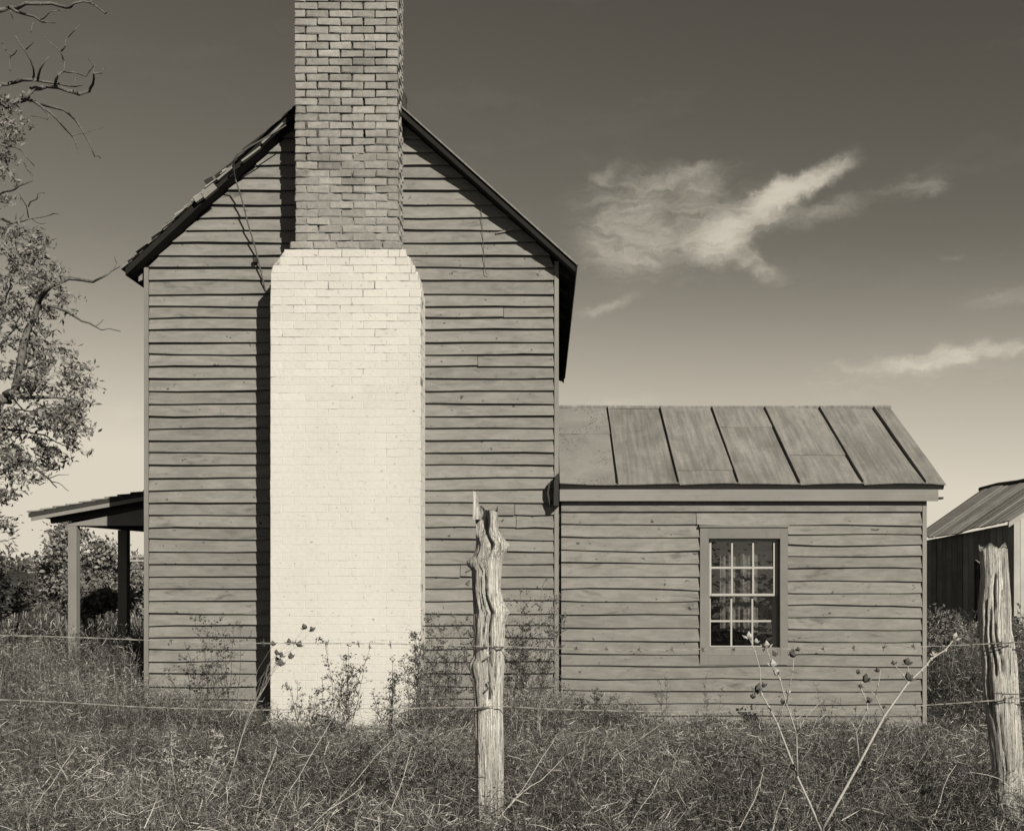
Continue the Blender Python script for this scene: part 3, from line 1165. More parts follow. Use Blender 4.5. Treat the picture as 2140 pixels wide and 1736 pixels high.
XA0 = PX(1170, YE)
seams = [PX(u, YE) for u in (1294, 1421, 1546, 1674, 1806, 1938)]
edges = [XA0] + seams + [AE1]
splits = [[0.62], [], [0.16], [0.72], [0.35], [], []]
for i in range(7):
    cuts = [0.0] + [c * RL for c in splits[i]] + [RL]
    for j, (s0, s1) in enumerate(zip(cuts[:-1], cuts[1:])):
        m = MB()
        n = 5
        rows = []
        ph = random.uniform(0, 6)
        for a in range(n + 1):
            s = s0 + (s1 - s0) * a / n - (0.02 if (j > 0 and a == 0) else 0)
            row = []
            for b in range(5):
                t = b / 4
                x = edges[i] + (edges[i + 1] - edges[i]) * t
                up = 0.006 * math.sin(math.pi * t) * math.sin(ph + s * 2.5) + (0.008 * (1 - a / n) if j > 0 else 0.0) + random.uniform(-0.0015, 0.0015)
                if s0 == 0 and a == 0:
                    up += -0.008 * math.sin(ph + 3 * t)
                row.append(slope_pt(x, s, up + 0.012 + 0.002 * j))
            rows.append(row)
        vs = [p for r in rows for p in r]
        nv = len(vs)
        vs += [p - nn * 0.008 for p in vs]
        fs = []
        for a in range(n):
            for b in range(4):
                q = (a * 5 + b, a * 5 + b + 1, a * 5 + b + 6, a * 5 + b + 5)
                fs.append(q)
                fs.append(tuple(k + nv for k in q[::-1]))
        per = [b for b in range(5)] + [a * 5 + 4 for a in range(1, n + 1)] + [n * 5 + b for b in range(3, -1, -1)] + [a * 5 for a in range(n - 1, 0, -1)]
        for a in range(len(per)):
            p_, q_ = per[a], per[(a + 1) % len(per)]
            fs.append((q_, p_, p_ + nv, q_ + nv))
        m.add(vs, fs)
        m.build('roof_panel', M['rusttin'] if i == 0 else M['tin'], wroof)
for x in seams:
    m = MB()
    x += random.uniform(-0.004, 0.004)
    q = []
    for s, up in ((0.0, 0.012), (RL - 0.03, 0.012), (RL - 0.03, 0.046), (0.012, 0.042)):
        q.append((x - 0.012, s, up))
    a = [slope_pt(x_, s_, u_) for x_, s_, u_ in q]
    b = [slope_pt(x_ + 0.012, s_, u_) for x_, s_, u_ in q]
    m.add(a + b, [(0, 1, 2, 3), (7, 6, 5, 4), (4, 5, 1, 0), (5, 6, 2, 1), (6, 7, 3, 2), (7, 4, 0, 3)])
    m.build('standing_seam', M['tin'], wroof)
m = MB()        # deck under the sheets and the back slope
yb2 = 2 * YRG - YE
q0, q1 = slope_pt(0, 0, 0.0), slope_pt(0, RL, 0.0)
d0, d1 = slope_pt(0, 0.01, -0.055), slope_pt(0, RL, -0.055)
for (x0, x1) in ((XA0 + 0.002, AE1 - 0.012),):
    m.add([(x0, q0.y + 0.008, q0.z), (x1, q0.y + 0.008, q0.z), (x1, q1.y, q1.z), (x0, q1.y, q1.z), (x0, d0.y, d0.z), (x1, d0.y, d0.z), (x1, d1.y, d1.z), (x0, d1.y, d1.z)],
          [(0, 1, 2, 3), (7, 6, 5, 4), (0, 4, 5, 1), (1, 5, 6, 2), (2, 6, 7, 3), (3, 7, 4, 0)])
    m.add([(x0, yb2, q0.z), (x1, yb2, q0.z), (x1, q1.y + 0.001, q1.z), (x0, q1.y + 0.001, q1.z), (x0, yb2, d0.z), (x1, yb2, d0.z), (x1, d1.y + 0.001, d1.z), (x0, d1.y + 0.001, d1.z)],
          [(3, 2, 1, 0), (4, 5, 6, 7), (1, 5, 4, 0), (2, 6, 5, 1), (3, 7, 6, 2), (0, 4, 7, 3)])
m.build('roof_deck', M['darkwood'], wroof)
m = MB()
m.tube([slope_pt(XA0, RL - 0.012, 0.026), slope_pt((XA0 + AE1) / 2, RL - 0.016, 0.020), slope_pt(AE1, RL - 0.012, 0.024)], 0.022, 0.022, 6)
m.build('ridge_cap', M['tin'], wroof)

# ------------------------------------------------------------------ window
win = empty('window', ((wx0 + wx1) / 2, YA, wz0), parent=house)
tag(win, 'six-over-six sash window with white muntins and gray casing')
yf = YA - 0.036
for (x0, x1, z0, z1, nm) in ((cx0, wx0, cz0, cz1, 'casing'), (wx1, cx1, cz0, cz1, 'casing'), (wx0 + 0.001, wx1 - 0.001, wz1, cz1, 'casing'), (wx0 + 0.001, wx1 - 0.001, cz0, PZ(1368, YA), 'casing')):
    m = MB()
    m.box(x0, x1, yf, YA + 0.028, z0, z1)
    m.build(nm, M['casing'], win)
m = MB()
m.box(wx0 - 0.002, wx1 + 0.002, yf + 0.004, YA + 0.12, PZ(1368, YA) + 0.001, wz0)
m.build('sill', M['casing'], win)
m = MB()
m.box(cx0 - 0.01, cx1 + 0.01, yf - 0.016, YA + 0.02, cz1 + 0.002, cz1 + 0.022)
m.build('drip_cap', M['casing'], win)
for (x0, x1) in ((wx0, wx0 + 0.02), (wx1 - 0.014, wx1)):
    m = MB()
    m.box(x0, x1, YA + 0.03, YA + 0.13, wz0, wz1)
    m.build('jamb', M['casing'], win)
cols = [(1487.5, 1529), (1532.5, 1573.5), (1577, 1616)]
rows_u = [(1131, 1183.5), (1188, 1240)]
rows_l = [(1247, 1296), (1300, 1350)]
for rows_, Ys, nm, top, bot in ((rows_u, YA + 0.028, 'upper_sash', 1126, 1245), (rows_l, YA + 0.066, 'lower_sash', 1241, 1353)):
    sash = empty(nm, ((wx0 + wx1) / 2, Ys, PZ(bot, Ys)), parent=win)
    xx = [PX(1483, YA), PX(1487.5, YA), PX(1529.2, YA), PX(1532.8, YA), PX(1573.4, YA), PX(1577, YA), PX(1617.5, YA), PX(1626.5, YA)]
    zz = [PZ(top, YA), PZ(rows_[0][0], YA), PZ(rows_[0][1], YA), PZ(rows_[1][0], YA), PZ(rows_[1][1], YA), PZ(bot, YA)]
    fm = MB()
    fm.box(xx[0] + 0.003, xx[1], Ys, Ys + 0.03, zz[5], zz[0])
    fm.box(xx[6], xx[7], Ys, Ys + 0.03, zz[5], zz[0])
    fm.box(xx[1] + 0.0005, xx[6] - 0.0005, Ys, Ys + 0.03, zz[1], zz[0])
    fm.box(xx[1] + 0.0005, xx[6] - 0.0005, Ys - 0.003, Ys + 0.03, zz[5], zz[4])
    fm.box(xx[1] + 0.0005, xx[6] - 0.0005, Ys + 0.004, Ys + 0.026, zz[3], zz[2])
    for c in (2, 4):
        fm.box(xx[c], xx[c + 1], Ys + 0.0025, Ys + 0.024, zz[4] + 0.0005, zz[1] - 0.0005)
    fm.build('muntin_frame', M['sash'], sash)
    for ci in range(3):
        for ri in range(2):
            g = MB()
            x0, x1 = xx[1 + 2 * ci], xx[2 + 2 * ci]
            z1_, z0_ = zz[1 + 2 * ri], zz[2 + 2 * ri]
            tx, tz = random.uniform(-0.004, 0.004), random.uniform(-0.003, 0.003)
            y = Ys + 0.014
            g.add([(x0, y + tx + tz, z0_), (x1, y - tx + tz, z0_), (x1, y - tx - tz, z1_), (x0, y + tx - tz, z1_),
                   (x0, y + tx + tz + .003, z0_), (x1, y - tx + tz + .003, z0_), (x1, y - tx - tz + .003, z1_), (x0, y + tx - tz + .003, z1_)],
                  [(0, 1, 2, 3), (7, 6, 5, 4), (0, 4, 5, 1), (1, 5, 6, 2), (2, 6, 7, 3), (3, 7, 4, 0)])
            g.build('pane', M['glass'], sash)
# curtain behind the panes, left part drawn aside
m = MB()
n = 40
cu0, cu1 = PX(1512, YA), PX(1640, YA)
top_, bot_ = PZ(1150, YA), PZ(1322, YA)
for i in range(n):
    for a in (0, 1):
        t = (i + a) / n
        x = cu0 + (cu1 - cu0) * t
        y = YA + 0.22 + 0.018 * math.sin(t * 31) + 0.012 * math.sin(t * 77)
        m.v.append((x, y, bot_ + 0.01 * math.sin(t * 9)))
        m.v.append((x, y - 0.01, top_ + 0.006 * math.sin(t * 5)))
    b = 4 * i
    m.f.append((b, b + 2, b + 3, b + 1))
m.build('curtain', M['curtain'], win)

# ------------------------------------------------------------------ porch on the left side
porch = empty('porch', (-4.8, 12, 0), parent=house)
tag(porch, 'dark lean-to porch with slender posts')
YP = 12.0
zp = lambda u: PZ(1072 + (u - 72) * (1030 - 1072) / (307 - 72), YP)
xo, zo = PX(70, YP), PZ(1073, YP)
slope = (PZ(1030, YP) - PZ(1072, YP)) / (PX(307, YP) - PX(72, YP))
xi = XL + 0.01
zi = zo + (xi - xo) * slope
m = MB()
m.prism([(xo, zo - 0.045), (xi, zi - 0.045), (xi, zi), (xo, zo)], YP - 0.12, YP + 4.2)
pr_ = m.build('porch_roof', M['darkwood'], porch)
m = MB()
m.prism([(xo + 0.03, zo - 0.085), (xi - 0.02, zi - 0.095), (xi - 0.02, zi - 0.046), (xo + 0.03, zo - 0.046)], YP - 0.125, YP - 0.10)
m.build('verge_board', M['porchwood'], porch)
m = MB()       # shingle ends along the verge
for k in range(13):
    t0, t1 = k / 13, (k + 1.15) / 13
    xa, xb = xo + (xi - xo) * t0 - 0.02, xo + (xi - xo) * min(t1, 1)
    za, zb_ = zo + (xa - xo) * slope, zo + (xb - xo) * slope
    sh = MB()
    sh.prism([(xa, za + 0.012), (xb, zb_ + 0.002), (xb, zb_ + 0.010), (xa, za + 0.03)], YP - 0.135 + random.uniform(0, .02), YP + 4.2)
    sh.build('shingle_course', M['shingle'] if k < 7 else M['darkwood'], porch)  # courses nearer the house darkened: its cast shadow put into the colour
zb1 = PZ(1098, YP)
xa = PX(140, YP)
m = MB()
m.prism([(xa, zb1), (xi - 0.02, zb1), (xi - 0.02, zi - 0.16), (xa + 0.02, zb1 + 0.02)], YP, YP + 0.03)
m.build('end_beam', M['porchwood'], porch)
m = MB()
m.prism([(PX(100, YP), zo - 0.02), (PX(100, YP) + 0.02, zo - 0.11), (xi - 0.02, zi - 0.2), (xi - 0.02, zi - 0.05)], YP + 0.032, YP + 0.08)
m.build('end_rafter', M['darkwood'], porch)
xp = PX(151, YP)
m = MB()
m.box(xp - 0.05, xp + 0.05, YP + 0.09, YP + 4.1, zb1 - 0.0, zb1 + 0.12)
m.build('plate_beam', M['darkwood'], porch)
for yy, hw in ((YP + 0.0, 0.047), (YP + 1.42, 0.056)):
    m = MB()
    m.box(xp - hw, xp + hw, yy, yy + 2 * hw, 0.0, zb1 - 0.003)
    m.build('post', M['porchwood'], porch)
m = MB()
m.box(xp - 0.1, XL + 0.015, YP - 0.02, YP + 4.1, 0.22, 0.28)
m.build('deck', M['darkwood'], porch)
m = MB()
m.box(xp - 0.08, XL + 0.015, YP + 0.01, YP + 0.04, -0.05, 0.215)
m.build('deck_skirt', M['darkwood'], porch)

# ------------------------------------------------------------------ shed on the right
shed = empty('plank_shed', (10, 24, -0.3), 'old plank shed with sagging roof behind the low wing', 'shed')
GZ = -0.35
sg = Vector((0.93, 0.36, 0)).normalized()        # along the gable end
EA, EB = P(2114, 1090, 21.0), P(1900, 1132, 23.7)  # eave near / far (the old shed sags to the back)
RA = EA + sg * 2.05
RA.z = 3.42
RB = P(2055, 1023, 24.4)


def lerp(a, b, t):
    return a + (b - a) * t


ed = (EB - EA)
ed.z = 0
ed.normalize()
inw = sg * 0.12
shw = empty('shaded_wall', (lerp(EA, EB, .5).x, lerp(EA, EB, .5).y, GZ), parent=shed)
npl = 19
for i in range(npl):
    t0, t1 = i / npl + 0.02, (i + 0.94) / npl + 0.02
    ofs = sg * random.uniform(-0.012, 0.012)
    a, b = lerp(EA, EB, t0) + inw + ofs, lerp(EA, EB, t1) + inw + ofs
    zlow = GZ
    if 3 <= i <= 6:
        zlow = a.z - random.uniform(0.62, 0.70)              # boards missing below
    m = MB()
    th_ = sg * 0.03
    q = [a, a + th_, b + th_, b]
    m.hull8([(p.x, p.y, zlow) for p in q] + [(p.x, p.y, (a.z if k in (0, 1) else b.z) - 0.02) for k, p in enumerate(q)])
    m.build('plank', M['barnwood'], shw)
# lit gable end, vertical pale planks
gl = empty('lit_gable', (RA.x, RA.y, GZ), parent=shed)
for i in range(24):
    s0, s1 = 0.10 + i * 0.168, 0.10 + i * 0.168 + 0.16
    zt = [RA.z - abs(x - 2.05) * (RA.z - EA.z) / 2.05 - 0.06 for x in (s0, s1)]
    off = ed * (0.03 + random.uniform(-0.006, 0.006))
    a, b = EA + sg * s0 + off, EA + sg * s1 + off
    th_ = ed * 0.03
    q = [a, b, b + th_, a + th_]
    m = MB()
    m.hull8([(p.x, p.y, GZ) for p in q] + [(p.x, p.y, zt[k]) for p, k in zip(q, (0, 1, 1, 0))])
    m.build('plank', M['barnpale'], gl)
# roof boards running down the slope
sr = empty('shed_roof', (RA.x, lerp(RA, RB, .5).y, RA.z), parent=shed)
nb = 18
for i in range(nb):
    t0, t1 = i / nb - 0.004, (i + 1) / nb
    sag = lambda t: 0.05 * math.sin(t * 9.0) * (0.4 + t) + 0.02 * math.sin(t * 23)
    e0, e1, r0, r1 = lerp(EA, EB, t0), lerp(EA, EB, t1), lerp(RA, RB, t0), lerp(RA, RB, t1)
    up = random.uniform(0.0, 0.02)
    ext = random.uniform(0.02, 0.07)
    m = MB()
    q = []
    for dz in (0.0, 0.022):
        for (e, r, tt, s_) in ((e0, r0, t0, 0), (e1, r1, t1, 0), (r1, e1, t1, 1), (r0, e0, t0, 1)):
            p = e + ((e - r).normalized() * ext if s_ == 0 else Vector())
            q.append((p.x, p.y, p.z + dz + up + (sag(tt) * 0.5 if s_ == 0 else sag(tt) * 0.3)))
    m.hull8([q[0], q[3], q[2], q[1], q[4], q[7], q[6], q[5]])
    m.build('roof_board', M['shedroof'], sr)
m = MB()
q = [EB + sg * 0.1, EB + sg * 4.0, EB + sg * 4.0 + ed * .03, EB + sg * 0.1 + ed * .03]
m.hull8([(p.x, p.y, GZ) for p in q] + [(p.x, p.y, EB.z - .03) for p in q])
m.build('back_wall', M['barnwood'], shed)
m = MB()
q = [EA + sg * 3.95, EB + sg * 3.95, EB + sg * 4.0, EA + sg * 4.0]
m.hull8([(p.x, p.y, GZ) for p in q] + [(p.x, p.y, EB.z - .03) for p in q])
m.build('back_wall', M['barnwood'], shed)
m = MB()    # far slope
e0, e1 = RA + sg * 2.05, RB + sg * 2.05
e0.z, e1.z = EA.z, EB.z
uz = Vector((0, 0, .03))
m.hull8([RA, e0, e1, RB, RA + uz, e0 + uz, e1 + uz, RB + uz])
m.build('back_slope', M['darkwood'], sr)
m = MB()
m.tube([RA + (RA - RB).normalized() * .1 + Vector((0, 0, .03)), lerp(RA, RB, .3) + Vector((0, 0, .045)), lerp(RA, RB, .65) + Vector((0, 0, .02)), lerp(RA, RB, .85) + Vector((0, 0, .045)), RB + (RB - RA).normalized() * .1 + Vector((0, 0, .015))], 0.065, 0.055, 7)
m.build('ridge_roll', M['dark_iron'], sr)
m = MB()
p, q = EA - sg * 0.1 - ed * 0.03 + Vector((0, 0, -0.06)), RA - ed * 0.03 + Vector((0, 0, -.02))
n_ = Vector((0, 0, 0.05))
th_ = ed * 0.03
m.hull8([p - n_, q - n_, q - n_ + th_, p - n_ + th_, p + n_, q + n_, q + n_ + th_, p + n_ + th_])
m.build('verge_board', M['barnpale'], sr)


# ------------------------------------------------------------------ fence posts
def interp(tab, x):
    xs, ys = zip(*tab)
    return float(np.interp(x, xs, ys))


def log_post(name, label, tab, Yp, crack, hollow=None, seed=1, nU=72, nV=150, dep=0.85):
    """tab: (v, u_left, u_right) on the plate; an uneven split cedar log"""
    rr = random.Random(seed)
    vs_ = [t[0] for t in tab]
    v0, v1 = vs_[0], vs_[-1]
    m = MB()
    root = empty(name, (PX((tab[-1][1] + tab[-1][2]) / 2, Yp), Yp, PZ(v1, Yp)), label, 'fence post', 'cedar posts of the wire fence')
    ks = [(rr.uniform(0, 6.28), rr.uniform(2, 7), rr.uniform(0, 6.28), rr.uniform(1.5, 9)) for _ in range(14)]
    for j in range(nV + 1):
        t = j / nV
        v = v0 + (v1 - v0) * t
        ul, ur = interp([(a[0], a[1]) for a in tab], v), interp([(a[0], a[2]) for a in tab], v)
        cx, hw = PX((ul + ur) / 2, Yp), (ur - ul) / 2 * Yp / F
        z = PZ(v, Yp)
        for i in range(nU):
            th = 2 * math.pi * i / nU              # 0 = +x, 3/2 pi = towards the camera
            r = hw
            c, s = math.cos(th), math.sin(th)
            # vertical ridges and splinters
            bump = 0
            for (ph, fr, ph2, fz) in ks:
                bump += math.sin(ph + round(fr) * 2 * th + math.sin(ph2 + z * fz) * 0.8)
            k = 1 + 0.011 * bump * (0.4 if abs(c) > 0.93 else 1.0)
            k += 0.05 * (vn(th * 2.2 + 3 * seed, z * 7, 31) - .5) + 0.03 * (vn(th * 6 + 3 * seed, z * 22, 32) - .5)
            # long drying cracks
            for (cth, wd, dp, va, vb) in crack:
                a0 = cth + 0.13 * math.sin(v * 0.013 + cth * 3) + 0.05 * math.sin(v * 0.06)
                da = (th - a0 + math.pi) % (2 * math.pi) - math.pi
                if va < v < vb:
                    f = min(1, (v - va) / 20, (vb - v) / 20)
                    k -= dp * f * math.exp(-(da / wd) ** 4)
            dy = dep * hw
            x, y = cx + c * hw * k, Yp + hw * dep + s * dy * k
            if hollow and s < 0:
                hu, hv, hru, hrv, hd = hollow
                d = ((x / Yp * F + U0 - hu) / hru) ** 2 + ((v - hv) / hrv) ** 2
                if d < 1:
                    y += hd * (1 - d) ** 0.5
            m.v.append((x, y, z + (0.012 * math.sin(3 * th + 1) + 0.010 * math.sin(5 * th)) * (1 if j == 0 else 0)))
    for j in range(nV):
        for i in range(nU):
            i2 = (i + 1) % nU
            m.f.append((j * nU + i, (j + 1) * nU + i, (j + 1) * nU + i2, j * nU + i2)[::-1])
    m.f.append(tuple(range(nU)))
    m.f.append(tuple(range(nV * nU + nU - 1, nV * nU - 1, -1)))
    o = m.build('log', M['cedar'], root, smooth=True)
    return root


def tz(lst, x0, y0, sc):
    """zoomed crop coordinates -> plate"""
    return [((y0 + y / sc) * NV, (x0 + a / sc) * NV, (x0 + b / sc) * NV) for (y, a, b) in lst]


YF = 5.0
tab1 = tz([(142, 140, 262), (200, 140, 262), (250, 142, 264), (290, 142, 285), (325, 142, 326), (345, 140, 322), (390, 128, 288), (415, 92, 284), (438, 90, 282), (462, 118, 280), (560, 122, 275),
           (620, 128, 288), (665, 130, 308), (690, 130, 326), (708, 130, 312), (760, 130, 298), (850, 130, 295), (930, 126, 294), (965, 104, 296), (985, 106, 294), (1050, 128, 290), (1180, 135, 287), (1400, 138, 292), (1700, 145, 292), (2100, 145, 300)], 1050, 1130, 2.255)
F1 = log_post('fence_post', 'knotty split cedar fence post standing before the tall gable wall', tab1, YF,
              [(4.78, 0.11, 0.55, 1070, 1480), (4.95, 0.05, 0.35, 1080, 1250), (4.5, 0.04, 0.25, 1130, 1340), (4.25, 0.05, 0.16, 1200, 1290), (5.35, 0.06, 0.18, 1080, 1180), (5.2, 0.07, 0.2, 1330, 1700), (4.35, 0.06, 0.14, 1450, 1720), (3.8, 0.05, 0.1, 1100, 1600)],
              hollow=(1007, 1088, 17, 34, 0.055), seed=3)
m = MB()     # splinter standing on top
a = [P(988, 1085, YF + .03), P(1004, 1085, YF + .03), P(1006, 1085, YF + .07), P(989, 1085, YF + .07), P(989, 1025, YF + .03), P(996, 1030, YF + .03), P(999, 1040, YF + .055), P(990, 1032, YF + .055)]
m.hull8(a)
m.build('splinter', M['cedar'], F1)
tab2 = tz([(188, 1640, 1790), (350, 1653, 1800), (470, 1645, 1812), (540, 1640, 1815), (650, 1647, 1815), (740, 1655, 1835), (800, 1660, 1850), (900, 1666, 1853), (1000, 1675, 1856), (1150, 1690, 1868), (1400, 1715, 1885), (1750, 1745, 1920)], 1600, 1200, 2.324)
F2 = log_post('fence_post', 'leaning cracked cedar fence post in front of the plank shed', tab2, YF + 0.05,
              [(4.5, 0.07, 0.3, 1190, 1420), (5.0, 0.09, 0.34, 1230, 1330), (4.2, 0.06, 0.28, 1260, 1420), (5.35, 0.07, 0.25, 1330, 1480), (4.75, 0.06, 0.2, 1440, 1640), (5.6, 0.06, 0.22, 1370, 1640), (4.1, 0.05, 0.15, 1480, 1650), (3.7, 0.06, 0.2, 1250, 1500)], seed=8, dep=0.8)


def barbed(name, label, ctrl, r=0.0015, step=0.145):
    pts = []
    us, vs_, ys = zip(*ctrl)
    uu = np.linspace(us[0], us[-1], 150)
    vv, yy = np.interp(uu, us, vs_), np.interp(uu, us, ys)
    m1, m2 = MB(), MB()
    for s, mm in ((0, m1), (math.pi, m2)):
        pl = []
        for k, (u, v, y) in enumerate(zip(uu, vv, yy)):
            p = P(u, v, y)
            a = k * 1.05 + s
            pl.append(p + Vector((0, 0.0015 * math.cos(a), 0.0015 * math.sin(a) + 0.004 * math.sin(k * 0.13))))
        mm.tube(pl, r, r, 4)
    m1.add(m2.v, m2.f)
    root = m1.build(name, M['wire'])
    tag(root, label, 'barbed wire', 'strands of the wire fence')
    x0, x1 = P(us[0], 0, ys[0]).x, P(us[-1], 0, ys[-1]).x
    x = x0 + 0.06
    while x < x1:
        u = np.interp(x, [P(a, 0, b).x for a, b in zip(us, ys)], us)
        v, y = np.interp(u, us, vs_), np.interp(u, us, ys)
        c = P(float(u), float(v), float(y))
        b = MB()
        for q in range(2):
            an = random.uniform(0, 3.14)
            d = Vector((random.uniform(-0.35, 0.35), math.cos(an), math.sin(an))) * 0.018
            b.tube([c - d + Vector((0.003 * q, 0, 0)), c + d + Vector((0.003 * q, 0, 0))], 0.0018, 0.0012, 4)
        for k in range(2):
            b.tube([c + Vector((-0.006 + 0.006 * k, 0.0045 * math.cos(t), 0.0045 * math.sin(t))) for t in np.linspace(0, 6.3, 7)], 0.0016, 0.0016, 3)
        b.build('barb', M['rust_wire'], root)
        x += step * random.uniform(0.93, 1.07)


YWR = YF - 0.012
barbed('barbed_wire', 'upper strand of barbed wire crossing the whitewashed chimney', [(-60, 1326, YWR), (300, 1337, YWR), (560, 1342, YWR), (850, 1347, YWR), (990, 1350, YWR), (1050, 1350, YWR), (1300, 1356, YWR), (1650, 1357, YWR), (1900, 1350, YWR), (2070, 1343, YWR + .04), (2220, 1337, YWR)])
barbed('barbed_wire', 'lower strand of barbed wire just above the grass', [(-60, 1459, YWR), (300, 1477, YWR), (560, 1481, YWR), (850, 1481, YWR), (990, 1478, YWR), (1050, 1475, YWR), (1170, 1480, YWR), (1500, 1488, YWR), (1800, 1480, YWR), (2070, 1462, YWR + .04), (2220, 1452, YWR)])
# ties, staples and old nails on the posts
for root, items in ((F1, [((988, 1351), (1020, 1352), 0), ((1030, 1350), (1053, 1352), 0), ((987, 1479), (1022, 1478), 0), ((1012, 1378), (1022, 1372), 1), ((1024, 1368), (1028, 1392), 1), ((1014, 1445), (1024, 1434), 1), ((1020, 1424), (1030, 1452), 1), ((976, 1222), (982, 1212), 2), ((972, 1196), (984, 1190), 1)]),
                    (F2, [((2072, 1446), (2128, 1450), 0), ((2068, 1344), (2118, 1342), 0)])):
    for (a, b, kd) in items:
        m = MB()
        yy = YF - 0.006 if kd != 2 else YF + 0.03
        if kd == 0:
            mid = ((a[0] + b[0]) / 2, (a[1] + b[1]) / 2 + 1.5)
            m.tube([P(a[0], a[1], YF + .03), P(a[0] + 4, a[1] + 1, yy), P(mid[0], mid[1], yy - .01), P(b[0] - 3, b[1], yy), P(b[0], b[1], YF + .03)], 0.003, 0.003, 5)
        else:
            m.tube([P(*a, yy - .01), P(*b, yy - .004)], 0.005 if kd == 1 else 0.012, 0.003, 5)
        m.build('wire_tie' if kd == 0 else 'staple', M['rust_wire'], root)


# ------------------------------------------------------------------ foliage helpers
def leaf_cloud(n, centers, size, tone, jitter=1.0, elong=2.0, rng=RNG, sun_bias=0.0):
    """leaf quads around given points; returns verts, loop idx, sizes, tone"""
    c = centers[rng.integers(0, len(centers), n)] if len(centers) != n else centers
    d = rng.normal(size=(n, 3))
    d /= np.linalg.norm(d, axis=1, keepdims=True)
    if sun_bias:
        d[:, 2] *= 1 - sun_bias
        d /= np.linalg.norm(d, axis=1, keepdims=True)
    e = rng.normal(size=(n, 3))
    e -= (e * d).sum(1, keepdims=True) * d
    e /= np.linalg.norm(e, axis=1, keepdims=True)
    s = size * rng.uniform(0.55, 1.35, (n, 1))
    w = s / elong
    v = np.empty((n, 4, 3))
    v[:, 0] = c - d * s * 0.5
    v[:, 1] = c + e * w * 0.5
    v[:, 2] = c + d * s * 0.5 + np.cross(d, e) * s * 0.12
    v[:, 3] = c - e * w * 0.5
    tn = np.repeat(rng.uniform(tone[0], tone[1], n), 4)
    return v.reshape(-1, 3), np.arange(n * 4), np.full(n, 4), tn


def walk(p0, p1, n, wob, rnd):
    pts = []
    off = Vector((0, 0, 0))
    for i in range(n + 1):
        t = i / n
        if 0 < i:
            off += Vector((rnd.uniform(-1, 1), rnd.uniform(-1, 1), rnd.uniform(-1, 1))) * wob
        pts.append(p0.lerp(p1, t) + off * math.sin(math.pi * min(t, .95)))
    return pts


